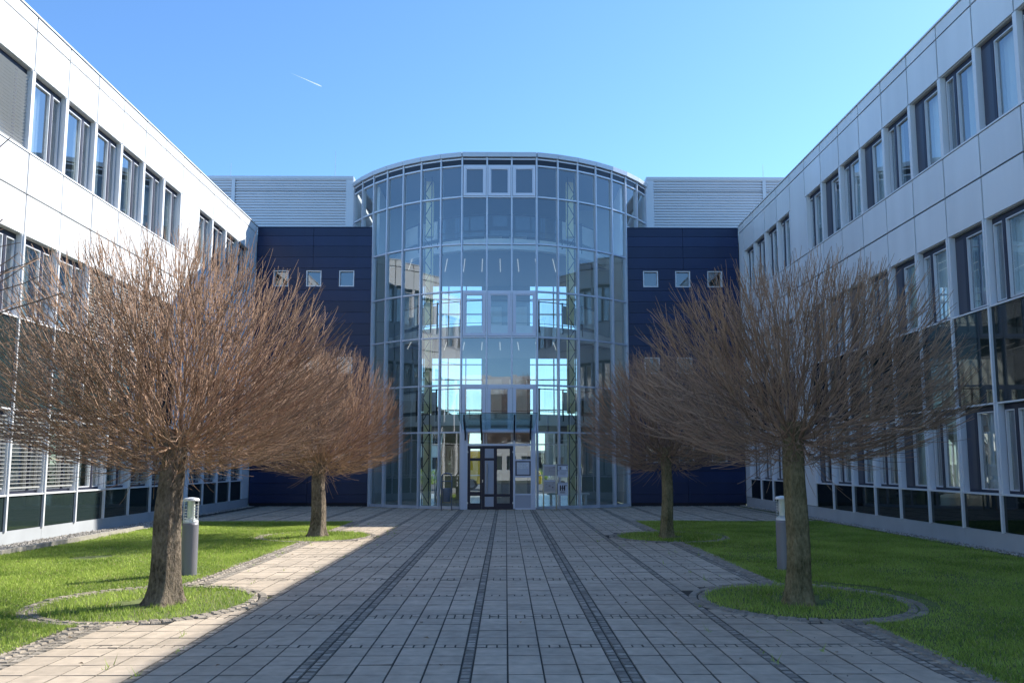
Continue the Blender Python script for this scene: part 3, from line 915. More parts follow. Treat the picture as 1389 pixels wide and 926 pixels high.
# ------------------------------------------------------------------ bollard lamps
def bollard(x, y, z, label):
    w = thing('bollard_lamp', (x, y, z), label, 'bollard light', 'bollard lamps on the lawns')
    p = MB(); p.lathe((x, y, z), [(.115, -.03), (.113, 0), (.112, .70), (.108, .735)], 28); p.build('post', M['bollard'], w, smooth=False)
    for pl in bpy.data.objects[w.children[0].name].data.polygons: pl.use_smooth = len(pl.vertices) == 4
    c = MB(); c.lathe((x, y, z), [(.108, .736), (.106, .76), (.07, .80), (.02, .81)], 24); c.lathe((x, y, z), [(.112, 1.045), (.114, 1.06), (.10, 1.085), (.03, 1.10)], 24)
    for k in range(4):
        a = k*math.pi/2+.7; c.tube([(x+.1*math.cos(a), y+.1*math.sin(a), z+.75), (x+.1*math.cos(a), y+.1*math.sin(a), z+1.05)], .008, 6)
    c.build('lamp_head', M['bollhead'], w)
    l = MB(); l.lathe((x, y, z), [(.05, .80), (.052, .82), (.052, 1.03), (.05, 1.046)], 16); l.build('lens', M['lens'], w)
    gl = MB()
    n = 20
    for k in range(n):
        a0, a1 = 2*math.pi*k/n, 2*math.pi*(k+1)/n
        gl.face([(x+.098*math.cos(a0), y+.098*math.sin(a0), z+.765), (x+.098*math.cos(a1), y+.098*math.sin(a1), z+.765), (x+.098*math.cos(a1), y+.098*math.sin(a1), z+1.045), (x+.098*math.cos(a0), y+.098*math.sin(a0), z+1.045)])
    gl.build('glass_cylinder', M['cglass'], w)
    for a in (-.1, math.pi-.1):
        rb = MB()
        for k in range(6):
            zz = z+.80+.04*k
            rb.tube([(x+.1*math.cos(a+t), y+.1*math.sin(a+t), zz) for t in np.linspace(-.45, .45, 5)], .006, 5)
        rb.build('louvre', M['bollard'], w)
bollard(-4.57, 11.36, .015, 'grey bollard lamp in sun behind the leaning brown trunk')
bollard(4.22, 11.83, .015, 'grey bollard lamp in shade half hidden by an olive green trunk')

# ------------------------------------------------------------------ ground, paving, lawns
def sheet(name, pts, z, m, kind='structure'):
    b = MB(); b.face([(p[0], p[1], z) for p in pts]); o = b.build(name, m); return tag(o, kind=kind)
sheet('ground', [(-1500,-1500),(1500,-1500),(1500,1500),(-1500,1500)], -.08, M['ground'])
sheet('road', [(-60, 44), (60, 44), (60, 62), (-60, 62)], -.03, M['asphalt'])
sheet('paving_bed', [(XL+.06, -12), (XR-.06, -12), (XR-.06, YN+1.2), (XL+.06, YN+1.2)], -.0068, M['bed'])

PITS = [(-4.13, 9.17), (-4.2, 17.35), (3.50, 9.25), (3.60, 17.2)]
RO, RI = 1.32, 1.10
PX0, PX1 = PATHC-3.80, PATHC+3.80
YG0, YG1 = -12., 21.65         # lawns run to YG1

# column layout: (x0, x1, kind)
CW, CB = .277, .09
def columns():
    out = []
    half = [('c', CB/2)]
    x = CB/2; seq = ['s','s','s','s','c','c','s','s','s','s','c','s','s','s','s','c','c']*4
    cols = []
    for k in seq:
        w_ = CW if k == 's' else CB
        cols.append((x, x+w_, k)); x += w_
        if x > 10.5: break
    out = [(-CB/2, CB/2, 'c')] + cols + [(-b, -a, k) for a, b, k in cols]
    return sorted([(PATHC+a, PATHC+b, k) for a, b, k in out])
COLS = columns()
# rows: slabs .293 deep, 4 rows then alternately one or two cobble rows
def rows():
    rw = []; y = 7.055; k = 0; ds = .2925
    while y < YN+1:
        for i in range(4): rw.append((y, y+ds, 's')); y += ds
        for i in range(2 if k % 2 == 0 else 1): rw.append((y, y+.10, 'c')); y += .10
        k += 1
    y = 7.055; k = 0
    while y > -4:
        for i in range(1 if k % 2 == 0 else 2): rw.append((y-.10, y, 'c')); y -= .10
        for i in range(4): rw.append((y-ds, y, 's')); y -= ds
        k += 1
    return sorted(rw)
ROWS = rows()
def in_pit(x, y, r): return any((x-a)**2+(y-b)**2 < r*r for a, b in PITS)
def in_drum(x, y): return (x-TC[0])**2+(y-TC[1])**2 < (TR+.05)**2 and y > YF-.02 or (x-TC[0])**2+(y-TC[1])**2 < (TR+.02)**2
def paved(x, y):
    if y > YG1: return XL+.45 < x < XR-.35 and not in_drum(x, y) and y < YN-.02
    return PX0 < x < PX1
slabs = MB(); cobs = MB()
rp = random.Random(4)
def stone(mb, x0, x1, y0, y1, gap, ch, jz, gx=None):
    gx = gx or gap
    x0 += gx; x1 -= gx; y0 += gap; y1 -= gap
    dz = [max(-.0012, rp.gauss(0, jz)) for _ in range(4)]; z0 = -.02; t = rp.random()
    zt = max(-.0012, min(.003, rp.gauss(0, jz*1.2))); cy_ = ch*1.15
    V = [(x0,y0,z0),(x1,y0,z0),(x1,y1,z0),(x0,y1,z0),
         (x0,y0,-.004+zt),(x1,y0,-.004+zt),(x1,y1,-.004+zt),(x0,y1,-.004+zt),
         (x0+ch,y0+cy_,zt+dz[0]),(x1-ch,y0+cy_,zt+dz[1]),(x1-ch,y1-cy_,zt+dz[2]),(x0+ch,y1-cy_,zt+dz[3])]
    mb.faces(V, [(0,1,5,4),(1,2,6,5),(2,3,7,6),(3,0,4,7),(4,5,9,8),(5,6,10,9),(6,7,11,10),(7,4,8,11)], 1, t)
    mb.faces(V[8:], [(0,1,2,3)], 0, t)
for y0, y1, rk in ROWS:
    for x0, x1, ck in COLS:
        xm, ym = (x0+x1)/2, (y0+y1)/2
        if not paved(xm, ym): continue
        if in_pit(xm, ym, RO-.03): continue
        if ck == 's' and rk == 's':
            stone(slabs, x0, x1, y0, y1, .0046, .003, .0011, .0050)
        elif ck == 's':
            n = 3
            for i in range(n): stone(slabs, x0+(x1-x0)*i/n, x0+(x1-x0)*(i+1)/n, y0, y1, .0050, .0035, .0016, .0046)
        else:
            n = max(1, round((y1-y0)/.098))
            for i in range(n): stone(cobs, x0, x1, y0+(y1-y0)*i/n, y0+(y1-y0)*(i+1)/n, .0055, .007, .0018, .006)
tag(slabs.build('paving', [M['slab'], M['dirt']], tones=True), kind='structure')
tag(cobs.build('paving_strip', [M['cobble'], M['dirt']], tones=True), kind='structure')
# tree pit rings and path edging: rough light cobbles
rg = MB()
def cob(cx, cy, ux, hx, hy, z):
    t = rp.random(); uy = (-ux[1], ux[0]); ch = .012
    dz = rp.gauss(0, .003)
    P = []
    for zz, e in ((-.02, 0), (z-.012+dz, 0), (z+dz, ch)):
        for sx, sy in ((-1,-1),(1,-1),(1,1),(-1,1)):
            P.append((cx+ux[0]*(hx-e)*sx+uy[0]*(hy-e)*sy, cy+ux[1]*(hx-e)*sx+uy[1]*(hy-e)*sy, zz))
    rg.faces(P, [(0,1,5,4),(1,2,6,5),(2,3,7,6),(3,0,4,7),(4,5,9,8),(5,6,10,9),(6,7,11,10),(7,4,8,11),(8,9,10,11)], 0, t)
for a, b in PITS:
    for r_ in (RO-.055, RI+.052):
        n = int(2*math.pi*r_/.105)
        for i in range(n):
            w_ = 2*math.pi*i/n + rp.gauss(0, .006)
            cob(a+r_*math.cos(w_), b+r_*math.sin(w_), (math.cos(w_), math.sin(w_)), .0475+rp.uniform(-.004, .003), .0495+rp.uniform(-.004, .002), .009)
for xx, sgn in ((PX0-.05, -1), (PX1+.05, 1)):
    for j in range(2):
        y = -4.
        while y < YG1+.1:
            if not in_pit(xx+sgn*.1*j, y, RO+.04): cob(xx+sgn*.1*j+rp.gauss(0,.004), y, (1,0), .045+rp.uniform(-.005,.003), .045+rp.uniform(-.005,.003), .014)
            y += .101
for x0, x1 in ((XL+.95, PX0-.1), (PX1+.1, XR-.4)):
    x = x0
    while x < x1: cob(x, YG1+.05, (1,0), .045, .045, .012); x += .101
tag(rg.build('cobble_edging', M['ring'], tones=True), kind='structure')

# lawns: gently uneven sheets
def gz(x, y): return .012 + .022*math.sin(x*.9+1)*math.sin(y*.53) + .012*math.sin(x*2.3)*math.sin(y*1.7+.4)
def lawn(x0, x1, slope):
    b = MB(); nx, ny = 24, 110
    xs = np.linspace(x0, x1, nx); ys = np.linspace(YG0, YG1, ny)
    V = []; 
    for y in ys:
        for x in xs:
            e = min(1, min(x-x0, x1-x, YG1-y)/.5)
            V.append((x, y, lz(x, y)))
    F = [(j*nx+i, j*nx+i+1, (j+1)*nx+i+1, (j+1)*nx+i) for j in range(ny-1) for i in range(nx-1)]
    # leave the tree pits open
    F = [f for f in F if not in_pit(sum(V[i][0] for i in f)/4, sum(V[i][1] for i in f)/4, RI-.1)]
    b.faces(V, F)
    tag(b.build('lawn', M['soil'], smooth=True), kind='structure')
LX = [(XL+.98, PX0-.145), (PX1+.145, XR-.42)]
def lz(x, y):
    z_ = gz(x, y)
    e = 1.
    for x0, x1 in LX:
        if x0-.01 <= x <= x1+.01: e = min(1, max(0, min(x-x0, x1-x, YG1-y)/.6))
    z_ = .004 + e*z_
    if in_pit(x, y, RO+.1): z_ = min(z_, -.002)
    return z_
for a, b in LX: lawn(a, b, 0)
for a, b in PITS:
    d = MB(); d.face([(a+RI*1.02*math.cos(t), b+RI*1.02*math.sin(t), -.001) for t in np.linspace(0, 2*math.pi, 41)[:-1]])
    tag(d.build('soil', M['soil']), kind='structure')

# kerb + gravel strips at the facades
kb = MB(); y = -12.
while y < 18.6: kb.box(XL+.86, XL+.955, y+.003, y+.997, -.05, .10); y += 1.
tag(kb.build('kerb', M['kerb']), kind='structure')
kb = MB(); y = 18.63
while y < 21.5: kb.box(XL+.86, XL+.955, y+.003, y+.997, -.05, .035); y += 1.
tag(kb.build('kerb', M['kerb']), kind='structure')
sheet('gravel_bed', [(XL+.0, -12), (XL+.86, -12), (XL+.86, 21.6), (XL+.0, 21.6)], .006, M['soil'])
sheet('gravel_bed', [(XR-.40, -12), (XR-.0, -12), (XR-.0, YN), (XR-.40, YN)], .004, M['soil'])
gv = MB()
OCT = [(1,0,0),(-1,0,0),(0,1,0),(0,-1,0),(0,0,1),(0,0,-1)]
OF = [(0,2,4),(2,1,4),(1,3,4),(3,0,4),(2,0,5),(1,2,5),(3,1,5),(0,3,5)]
def pebble(mb, x, y, z, r):
    sx, sy, sz = r*rp.uniform(.7,1.3), r*rp.uniform(.7,1.3), r*rp.uniform(.5,.9); w_ = rp.random()*6.28; c, s = math.cos(w_), math.sin(w_)
    mb.faces([(x+p[0]*sx*c-p[1]*sy*s, y+p[0]*sx*s+p[1]*sy*c, z+p[2]*sz) for p in OCT], OF, 0, rp.random())
for _ in range(7000): pebble(gv, rp.uniform(XL+.02, XL+.85), rp.uniform(10, 21.6), .012+rp.random()*.03, rp.uniform(.014,.032))
for _ in range(900): pebble(gv, rp.uniform(XL+.02, XL+.30), rp.uniform(21.6, 29.4), .008, rp.uniform(.012,.028))
for _ in range(6000): pebble(gv, rp.uniform(XR-.30, XR-.02), rp.uniform(10, 29.4), .012+rp.random()*.02, rp.uniform(.012,.028))
for _ in range(240):                             # grit and crumbs along the navy wings and right path edge
    pebble(gv, rp.choice([rp.uniform(XL+.4,-5.3), rp.uniform(5,XR-.4)]), YN-rp.uniform(.03,.12), .006, rp.uniform(.008,.018))
for _ in range(150): pebble(gv, rp.uniform(2.2, 3.6), rp.uniform(6, 21), .006, rp.uniform(.005,.012))
tag(gv.build('gravel', M['gravel'], tones=True), kind='stuff')

# grass: single blades, thinner far away
def grass():
    n_try = 520000
    verts = []; 
    xs, ys, hs = [], [], []
    for (x0, x1) in LX:
        n = n_try//2
        y = 5.2 + (YG1-5.2)*RNG.random(n)**1.25
        x = x0-.03 + (x1-x0+.06)*RNG.random(n)
        xs.append(x); ys.append(y); hs.append(np.full(n, .031))
    for a, b in PITS:
        n = 7000
        r = (RI+.08)*np.sqrt(RNG.random(n)); t = 6.2832*RNG.random(n)
        xs.append(a+r*np.cos(t)); ys.append(b+r*np.sin(t)); hs.append(np.full(n, .050))
    x = np.concatenate(xs); y = np.concatenate(ys); h = np.concatenate(hs)
    keep = np.ones(len(x), bool)
    for a, b in PITS:
        d = np.hypot(x-a, y-b)
        keep &= ~((d > RI+.11*RNG.random(len(x))**2.5) & (d < RO+.01-.13*RNG.random(len(x))**2.5))
        keep &= ~((d < RI+.09) & (h < .045))
        keep &= d > .33 + .12*np.sin(x*13)*np.sin(y*17)
    for bx, by in ((-4.57, 11.36), (4.22, 11.83)): keep &= np.hypot(x-bx, y-by) > .17
    # thin patches
    pn = np.sin(x*1.7+.3)*np.sin(y*1.1+2)+.5*np.sin(x*4.1)*np.sin(y*3.3+1)
    keep &= RNG.random(len(x)) < .90+.25*pn
    keep &= ~(((x+7.0)/.35)**2+((y-13.3)/.28)**2 < 1)
    x, y, h = x[keep], y[keep], h[keep]
    n = len(x)
    zz = np.array([lz(a, b) for a, b in zip(x, y)])
    h = h*(.55+.8*RNG.random(n))*(1+.18*pn[keep])
    w = .0042+.0025*RNG.random(n)+.00028*np.maximum(y-8, 0)
    t = 6.2832*RNG.random(n); l = h*(.15+.75*RNG.random(n)); t2 = 6.2832*RNG.random(n)
    V = np.empty((n, 3, 3))
    V[:,0,0] = x-w*np.cos(t); V[:,0,1] = y-w*np.sin(t); V[:,0,2] = zz-.004
    V[:,1,0] = x+w*np.cos(t); V[:,1,1] = y+w*np.sin(t); V[:,1,2] = zz-.004
    V[:,2,0] = x+l*np.cos(t2); V[:,2,1] = y+l*np.sin(t2); V[:,2,2] = zz+h
    me = bpy.data.meshes.new('grass')
    me.vertices.add(3*n); me.vertices.foreach_set('co', V.ravel())
    me.loops.add(3*n); me.loops.foreach_set('vertex_index', np.arange(3*n, dtype=np.int32))
    me.polygons.add(n); me.polygons.foreach_set('loop_start', np.arange(0, 3*n, 3, dtype=np.int32)); me.polygons.foreach_set('loop_total', np.full(n, 3, dtype=np.int32))
    me.materials.append(M['grass'])
    at = me.attributes.new('tone', 'FLOAT', 'FACE'); tv = RNG.random(n)**1.3; tv = np.where(RNG.random(n) < .045, 1.6, tv); at.data.foreach_set('value', tv.astype(np.float32))
    me.update(); me.validate()
    o = bpy.data.objects.new('grass', me); COL.objects.link(o); tag(o, kind='stuff')
grass()
# weeds in the joints
wd = MB()
for _ in range(75):
    sx = rp.choice([-1, 1])
    cx = PATHC+sx*rp.uniform(2.2, 3.75) if rp.random() < .8 else PATHC+sx*2.49
    cy = rp.uniform(6, 21)
    if in_pit(cx, cy, RO): continue
    for k in range(rp.randint(4, 14)):
        a = rp.random()*6.28; r_ = rp.random()*.05; h = rp.uniform(.01, .035) if rp.random() < .85 else rp.uniform(.05, .1); t = rp.random()*6.28
        x, y = cx+r_*math.cos(a)*.4, cy+r_*math.sin(a)*2
        wd.face([(x-.004*math.cos(t), y-.004*math.sin(t), 0), (x+.004*math.cos(t), y+.004*math.sin(t), 0), (x+h*.6*math.cos(a), y+h*.6*math.sin(a), h)], 0, rp.random())
tag(wd.build('weeds', M['grass'], tones=True), kind='stuff')

lf = MB()
for _ in range(110):
    x, y = (rp.uniform(-8.4, 8.4), rp.uniform(6.2, 21)) if rp.random() < .6 else (PATHC+rp.choice([-1,1])*rp.uniform(3.2, 4.6), rp.uniform(6.2, 20))
    a = rp.random()*6.28; L_ = rp.uniform(.018, .036); w_ = L_*.5; c, s_ = math.cos(a), math.sin(a)
    z_ = .012 if PX0 < x < PX1 else .035
    lf.face([(x-c*L_, y-s_*L_, z_), (x+s_*w_, y-c*w_, z_+.012), (x+c*L_, y+s_*L_, z_+.004), (x-s_*w_, y+c*w_, z_+.010)], 0, rp.random())
tag(lf.build('fallen_leaves', M['deadleaf'], tones=True), kind='stuff')
# ------------------------------------------------------------------ pollarded globe trees (bare)
def globe_tree(seed, base, knob, RH, RV, tr, label, barkm, NP=5000):
    rg_ = random.Random(seed)
    w = thing('globe_tree', (base[0], base[1], 0), label, 'tree', 'bare globe trees along the path')
    K = Vector(knob)
    # trunk: flared foot, ribbed, slightly twisted
    tm = MB(); nz, na = 46, 40
    ph = rg_.random()*6
    for i in range(nz):
        f = i/(nz-1); z = -.05 + (K.z+.12+.05)*f
        cx = base[0] + (K.x-base[0])*f**.9 + .015*math.sin(f*7+ph); cy = base[1] + (K.y-base[1])*f
        r = tr*(1-.20*f) + .45*tr*math.exp(-z/.13) + .25*tr*math.exp(-((f-1)/.07)**2)
        for k in range(na):
            a = 2*math.pi*k/na
            rib = 1 + .055*math.sin(5*a+ph+z*.9) + .03*math.sin(9*a-z*2+ph) + .16*math.exp(-z/.16)*math.sin(4*a+ph) + rg_.gauss(0, .014)
            tm.v.append((cx+r*rib*math.cos(a), cy+r*rib*math.sin(a), z))
    for i in range(nz-1):
        for k in range(na):
            k2 = (k+1) % na
            tm.f.append((i*na+k, i*na+k2, (i+1)*na+k2, (i+1)*na+k)); tm.m.append(0); tm.t.append(.5)
    tm.build('trunk', barkm, w, smooth=True)
    # crown: balanced spanning tree through points filling a flat-bottomed dome, then short upturned shoots
    cm = MB()
    rn = np.random.default_rng(seed)
    pw = 2.8
    def inside(v):
        rho = np.hypot(v[:,0], v[:,1]); z_ = v[:,2]
        up = (rho/RH)**pw + (np.maximum(z_,0)/RV)**pw
        lo = -.42 + .72*(rho/RH)**2.2
        return (up <= .84**pw) & (z_ > lo), up**(1/pw)
    c_ = rn.uniform(-1, 1, (140000, 3))*np.array([RH, RH, RV*1.0]); c_[:,2] = np.where(rn.random(140000) < .22, -.5*np.abs(rn.random(140000)), np.abs(c_[:,2]))
    ok, sv = inside(c_)
    sh = np.exp(-((np.hypot(c_[:,0], c_[:,1])/1.0)**2 + (c_[:,2]/.95)**2))
    ok &= rn.random(140000) < (.36 + .64*sh)*np.where(sv > .68, 1.25, 1)
    lump = np.sin(c_[:,0]*2.3+seed)*np.sin(c_[:,1]*2.1+seed*2)*np.sin(c_[:,2]*2.6+seed*3)
    ok &= rn.random(140000) < .85 + .9*lump
    pts_ = c_[ok][:NP]
    pts_ = pts_[np.argsort(np.linalg.norm(pts_*np.array([1,1,.95]), axis=1))]
    nr = 9
    root = np.array([[.10*math.cos(a), .10*math.sin(a), -.12+.03*(k % 3)] for k, a in enumerate(np.linspace(0, 6.283, nr, endpoint=False))])
    Pn = np.vstack([root, pts_]); n_ = len(Pn); par = np.full(n_, -1); path = np.zeros(n_)
    for q in range(nr, n_):
        dv = Pn[q]-Pn[:q]; d_ = np.linalg.norm(dv, axis=1)
        cost = d_*1.0 + .75*path[:q]
        b_ = int(np.argmin(cost)); par[q] = b_; path[q] = path[b_]+d_[b_]
    kids = [[] for _ in range(n_)]
    for q in range(nr, n_): kids[par[q]].append(q)
    for _ in range(4):
        Q = Pn.copy()
        for q in range(nr, n_):
            if kids[q]: Q[q] = .55*Pn[q] + .25*Pn[par[q]] + .20*np.mean([Pn[k] for k in kids[q]], axis=0)
        Pn = Q
    tips = np.zeros(n_)
    for q in range(n_-1, -1, -1):
        if not kids[q]: tips[q] = 1
        if par[q] >= 0: tips[par[q]] += tips[q]
    rad = np.minimum(.034, .0031*np.maximum(tips, 1)**.37)
    main = [max(k, key=lambda a: tips[a]) if k else -1 for k in kids]
    V3 = lambda a: Vector(a) + K
    for q in range(nr, n_):
        if main[par[q]] == q and par[q] >= nr: continue
        ch = [par[q], q]
        while main[ch[-1]] >= 0: ch.append(main[ch[-1]])
        r_ = [rad[k] for k in ch]; r_[0] = r_[1]
        cm.tube([V3(Pn[k]) for k in ch], r_, 6 if r_[0] > .012 else (4 if r_[0] > .006 else 3), 0, cap=False, tone=rg_.random())
    def shoot(q, L):
        d0 = Vector(Pn[q]-Pn[par[q]]).normalized(); rd = Vector(Pn[q]).normalized()
        d = (d0*.6 + rd*.45 + Vector((0,0,.26)) + Vector((rg_.gauss(0,.22), rg_.gauss(0,.22), rg_.gauss(0,.16)))).normalized()
        if Pn[q][2] < .05 and d.z < .02 and rg_.random() < .72: d.z = .02 + .12*rg_.random(); d.normalize()
        p = V3(Pn[q]); out = [p.copy()]; ns = 5
        for _ in range(ns):
            d = (d + Vector((rg_.gauss(0,.06), rg_.gauss(0,.06), .075+rg_.gauss(0,.045)))).normalized(); p = p + d*(L/ns); out.append(p.copy())
        r0 = rg_.uniform(.0030, .0042)
        cm.tube(out, [r0, r0*.97, r0*.9, r0*.8, r0*.7, r0*.55], 3, 0, cap=False, tone=rg_.random())
    _, sv = inside(Pn)
    for q in range(nr, n_):
        if not kids[q]:
            for _ in range(rg_.choice((2, 3, 3))): shoot(q, rg_.uniform(.24, .52)*(1.1 if sv[q] < .7 else .9))
        elif rg_.random() < .36: shoot(q, rg_.uniform(.2, .5))
    cm.build('crown', M['twig'], w, tones=True)
    return w
t1 = globe_tree(21, (-3.96, 9.12), (-3.88, 9.12, 1.88), 2.22, 2.52, .160, 'bare globe tree with leaning dark brown trunk, nearest on the sunny side', M['bark_brown'])
globe_tree(22, (-4.18, 17.35), (-4.17, 17.35, 1.72), 2.10, 2.60, .165, 'smaller bare globe tree behind, with pale straight trunk at the sunny lawn corner', M['bark_brown'])
globe_tree(23, (3.38, 9.06), (3.40, 9.06, 1.97), 2.02, 2.06, .138, 'bare globe tree with straight olive trunk in a shaded grass circle', M['bark_green'], 3700)
globe_tree(24, (3.50, 16.9), (3.52, 16.9, 1.84), 2.02, 2.28, .132, 'shaded bare globe tree before the navy wall, farther of the two on its lawn', M['bark_green'], 4300)

globe_tree(25, (-4.0, 1.9), (-3.98, 1.9, 1.9), 2.62, 1.55, .16, 'bare globe tree beside the viewer, only a few twig tips showing at the left edge', M['bark_brown'], 1800)
# ------------------------------------------------------------------ behind the building: road, van, car, trees
def far_trees():
    for i, (x, y, s_) in enumerate(((-2.2, -11, 2.0), (2.6, -13, 2.3))):
        r = copy_tree(t1); r.location = (x, y, -.1); r.scale = (s_*.8, s_*.8, s_); r.rotation_euler = (0, 0, i*2.1+.6)
        r['label'] = ('tall bare tree across the courtyard, mirrored in the left door panes', 'tall bare tree across the courtyard, mirrored in the right door panes')[i]
        r['group'] = 'trees before the office block'; r.name = 'bare_tree'
far_trees()
def vehicle(name, cat, label, c, Lh, prof, wins, wid, paint, wr, axles):
    w = thing(name, (c[0], c[1], -.03), label, cat)
    X = lambda x: c[0]+x
    b = MB(); y0, y1 = c[1]-wid/2, c[1]+wid/2
    b.extr([(X(x), z-.03) for x, z in prof], 'y', y0, y1); o = b.build('body', paint, w)
    bv = o.modifiers.new('soft', 'BEVEL'); bv.width = .06; bv.segments = 2; bv.limit_method = 'ANGLE'
    for poly in wins:
        g = MB(); g.extr([(X(x), z-.03) for x, z in poly], 'y', y0-.012, y0+.02); g.build('window', M['autoglass'], w)
    for ax in axles:
        for yy in (y0-.01, y1-.19):
            t = MB(); n = 20
            t.extr([(X(ax)+wr*math.cos(k*2*math.pi/n), wr*(1+math.sin(k*2*math.pi/n))-.03) for k in range(n)], 'y', yy, yy+.2)
            wo = t.build('wheel', M['tyre'], w)
            h = MB(); h.extr([(X(ax)+wr*.6*math.cos(k*2*math.pi/n), wr+wr*.6*math.sin(k*2*math.pi/n)-.03) for k in range(n)], 'y', yy-.01, yy+.001); h.build('rim', M['bollard'], wo)
    xx = max(p[0] for p in prof)
    for yy in (y0+.2, y1-.4):
        hl = MB(); hl.box(X(xx-.06), X(xx+.02), yy, yy+.2, .68, .84); hl.build('headlight', M['headlamp'], w)
vehicle('delivery_van', 'van', 'yellow delivery van parked behind the building, glimpsed through the glass', (-.45, 50.0), 0,
        [(-2.7,.35),(2.7,.35),(2.75,.8),(2.6,1.15),(1.75,1.35),(1.1,2.25),(.9,2.4),(-2.6,2.4),(-2.7,2.2)],
        [[(1.0,1.40),(1.55,1.40),(1.05,2.1),(.75,2.1),(.75,1.40)]], 1.95, M['vanyellow'], .34, (-1.7, 1.75))
vehicle('parked_car', 'car', 'white hatchback parked on the road behind the glass drum, glimpsed through it', (4.6, 47.0), 0,
        [(-2.0,.3),(2.05,.3),(2.1,.7),(1.9,.9),(1.0,1.0),(.3,1.45),(-1.2,1.48),(-1.9,1.0),(-2.05,.7)],
        [[(.85,1.0),(.3,1.38),(-.35,1.40),(-.35,1.0)], [(-.45,1.0),(-.45,1.40),(-1.15,1.40),(-1.7,1.02)]], 1.75, M['carwhite'], .31, (-1.25, 1.3))
# office block behind the photographer, seen only as a reflection in the flat front panes
def opposite_block():
    w = thing('office_block', (0, -20, 0), 'pale office block with rows of windows standing across the courtyard, mirrored in the door glass', 'building')
    b = MB(); b.box(-9, 9, -30, -20, 0, 8.2); b.box(-4.5, 3.0, -20.8, -19.0, 8.203, 10.2); b.build('wall', M['white'], w)
    pr = None
    for zz in (1.0, 3.7, 6.2):
        for k in range(12):
            x = -8.4+k*1.42; org = (x, -20, zz)
            if pr is None:
                f = MB(); f.box(x, x+.95, -20.02, -19.985, zz, zz+1.35); pr = f.build('window', M['spandrel'], w, origin=org)
            else: copy_tree(pr, w, Vector(org)-ORG[w.name])
opposite_block()

def distant_block():
    w = thing('warehouse', (2, 95, 0), 'long grey brown hall far behind the glass drum, glimpsed through its ground floor', 'building')
    b = MB(); b.box(-22, 26, 95, 110, -.1, 2.9); b.build('wall', M['farwall'], w)
    rf = MB(); rf.box(-22.4, 26.4, 94.7, 110, 2.903, 3.2); rf.build('roof', M['trim'], w)
    pr = None
    for k in range(14):
        x = -20+k*3.2; org = (x, 95, 1.1)
        if pr is None:
            f = MB(); f.box(x, x+2.2, 94.95, 95.05, 1.1, 2.4); pr = f.build('window', M['autoglass'], w, origin=org)
        else: copy_tree(pr, w, Vector(org)-ORG[w.name])
distant_block()
def far_house(x0, x1, y, h, label, wm):
    w = thing('distant_house', ((x0+x1)/2, y, 0), label, 'house', 'houses beyond the road')
    b = MB(); b.box(x0, x1, y, y+9, -.1, h); b.build('wall', wm, w)
    r = MB(); xm = (x0+x1)/2; r.extr([(x0-.3, h), (x1+.3, h), (xm, h+1.6)], 'y', y-.3, y+9.3); r.build('roof', M['farroof'], w)
    n = max(2, int((x1-x0)/1.5))
    for zz in np.arange(1.0, h-1.4, 2.6):
        for k in range(n):
            xx = x0+(x1-x0)*(k+.5)/n
            f = MB(); f.box(xx-.4, xx+.4, y-.04, y+.03, zz, zz+1.3); f.build('window', M['autoglass'], w)
far_house(4.6, 9.0, 82, 5.2, 'pale house with dark roof beyond the road, glimpsed through the right drum panes', M['farwall'])
far_house(-10.5, -5.0, 86, 6.4, 'tall cream house with dark roof beyond the road, glimpsed through the left drum panes', M['plaster'])
def hedge():
    b = MB()
    for _ in range(9000):
        x = rp.uniform(-14, 14); z_ = rp.uniform(0, 1.25+.2*math.sin(x*1.3)+.12*math.sin(x*5.1)); y = 64+rp.uniform(0, .9); r = rp.uniform(.04,.09)
        a = Vector((rp.gauss(0,1), rp.gauss(0,1), rp.gauss(0,1))).normalized(); c_ = a.orthogonal().normalized()*r; d_ = a.cross(c_)
        p = Vector((x, y, z_-.08)); b.face([p-c_, p-d_*.6, p+c_, p+d_*.6], 0, rp.random()*.6)
    o = b.build('hedge', M['grass'], tones=True); tag(o, 'clipped green hedge along the road behind the glass drum', 'hedge')
hedge()
# contrail, very high and far
ct = MB()
def pix(x, y, D):
    f = 1045.; dx, dy = (x-694.5)/f, (521.-y)/f
    p, ya = R(5.8788), R(.46358)
    F = Vector((math.sin(ya)*math.cos(p), math.cos(ya)*math.cos(p), math.sin(p))); Rr = Vector((math.cos(ya), -math.sin(ya), 0)); U = Rr.cross(F)
    return Vector((0,0,1.6)) + (F+Rr*dx+U*dy)*D
mct = bpy.data.materials.new('contrail_vapour'); mct.use_nodes = True
_n = mct.node_tree.nodes; _l = mct.node_tree.links
_tr = _n.new('ShaderNodeBsdfTransparent'); _mx = _n.new('ShaderNodeMixShader')
_at = _n.new('ShaderNodeAttribute'); _at.attribute_name = 'tone'
_n['Principled BSDF'].inputs['Base Color'].default_value = (.9,.9,.9,1); _n['Principled BSDF'].inputs['Roughness'].default_value = 1
_l.new(_at.outputs['Fac'], _mx.inputs[0]); _l.new(_tr.outputs[0], _mx.inputs[1]); _tl = _n.new('ShaderNodeBsdfTranslucent'); _tl.inputs[0].default_value = (.95,.95,.95,1); _m2 = _n.new('ShaderNodeMixShader'); _m2.inputs[0].default_value = .6; _l.new(_n['Principled BSDF'].outputs[0], _m2.inputs[1]); _l.new(_tl.outputs[0], _m2.inputs[2]); _l.new(_m2.outputs[0], _mx.inputs[2]); _l.new(_mx.outputs[0], _n['Material Output'].inputs[0])
c0, c1 = pix(394, 99, 6000), pix(436.5, 117.5, 6000)
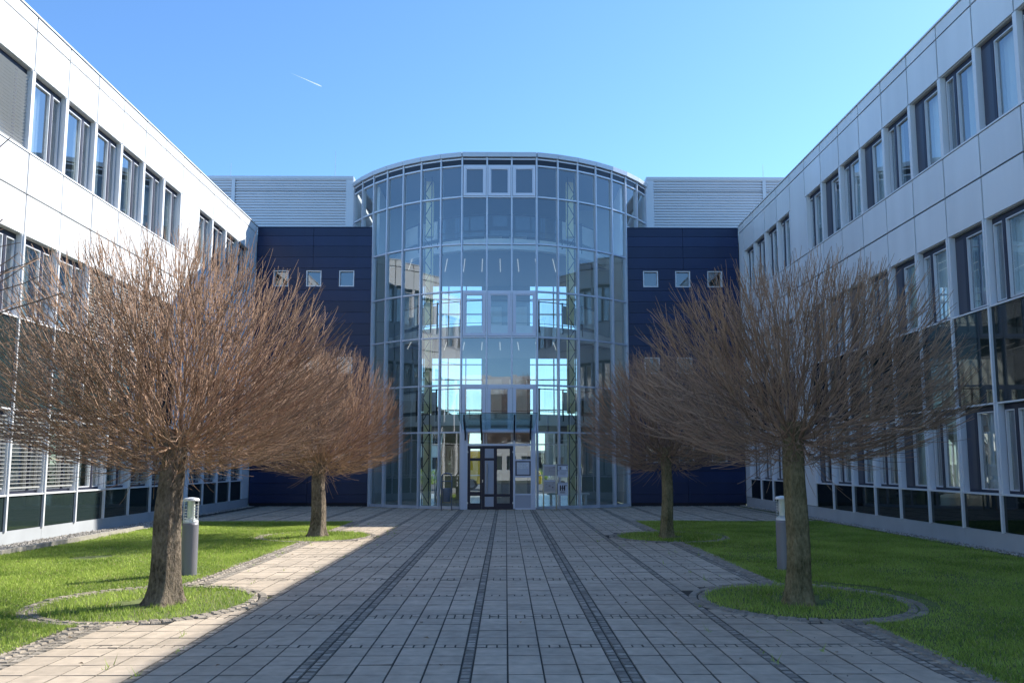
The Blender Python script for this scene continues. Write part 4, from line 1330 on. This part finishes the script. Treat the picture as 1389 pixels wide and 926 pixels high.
for k in range(12):
    a, b = c0.lerp(c1, k/12), c0.lerp(c1, (k+1)/12)
    ct.tube([a, b], [1.5+3.2*k/12, 1.5+3.2*(k+1)/12] if k < 11 else [4.5, 1.0], 8, cap=False, tone=.04+.38*k/11)
tag(ct.build('contrail', mct, tones=True, smooth=True), 'short thin white contrail high in the blue sky', 'contrail')

# ------------------------------------------------------------------ daylight
SUN = Vector((1.097, .81, 1.0)).normalized()
el = math.asin(SUN.z); az = math.atan2(SUN.x, SUN.y)
sl = bpy.data.lights.new('sun', 'SUN'); sl.energy = 4.5; sl.angle = R(.53); sl.color = (1, .955, .87)
so = bpy.data.objects.new('sun', sl); COL.objects.link(so)
so.rotation_euler = SUN.to_track_quat('Z', 'Y').to_euler(); so.location = (30, 20, 40)
wld = bpy.data.worlds.new('World'); sc.world = wld; wld.use_nodes = True
wn = wld.node_tree.nodes; wl = wld.node_tree.links
sky = wn.new('ShaderNodeTexSky'); sky.sky_type = 'NISHITA'; sky.sun_disc = False
sky.sun_elevation = el; sky.sun_rotation = az; sky.altitude = 100; sky.air_density = 1.0; sky.dust_density = .15; sky.ozone_density = 2.0
tint = wn.new('ShaderNodeMix'); tint.data_type = 'RGBA'; tint.blend_type = 'MULTIPLY'; tint.inputs[0].default_value = 1
wl.new(sky.outputs[0], tint.inputs[6]); tint.inputs[7].default_value = (.61, .835, 1.04, 1)   # clear dry spring air: deeper blue
wl.new(tint.outputs[2], wn['Background'].inputs[0]); wn['Background'].inputs[1].default_value = .14

# ------------------------------------------------------------------ camera
cd = bpy.data.cameras.new('camera'); cam = bpy.data.objects.new('camera', cd); COL.objects.link(cam)
cam.location = (0, 0, 1.6); cam.rotation_euler = (R(90+5.8788), 0, R(-.46358))
cd.sensor_width = 36; cd.lens = 1045/1389*36; cd.shift_y = 58/1389; cd.clip_start = .05; cd.clip_end = 20000
sc.camera = cam
sc.view_settings.view_transform = 'Standard'; sc.view_settings.look = 'None'; sc.view_settings.gamma = 1; sc.view_settings.use_curve_mapping = False
sc.view_settings.exposure = .95
cy = sc.cycles
cy.max_bounces = 10; cy.diffuse_bounces = 4; cy.glossy_bounces = 6; cy.transmission_bounces = 4; cy.transparent_max_bounces = 24
cy.caustics_reflective = True; cy.blur_glossy = 1.; cy.sample_clamp_indirect = 8.
cy.use_denoising = True
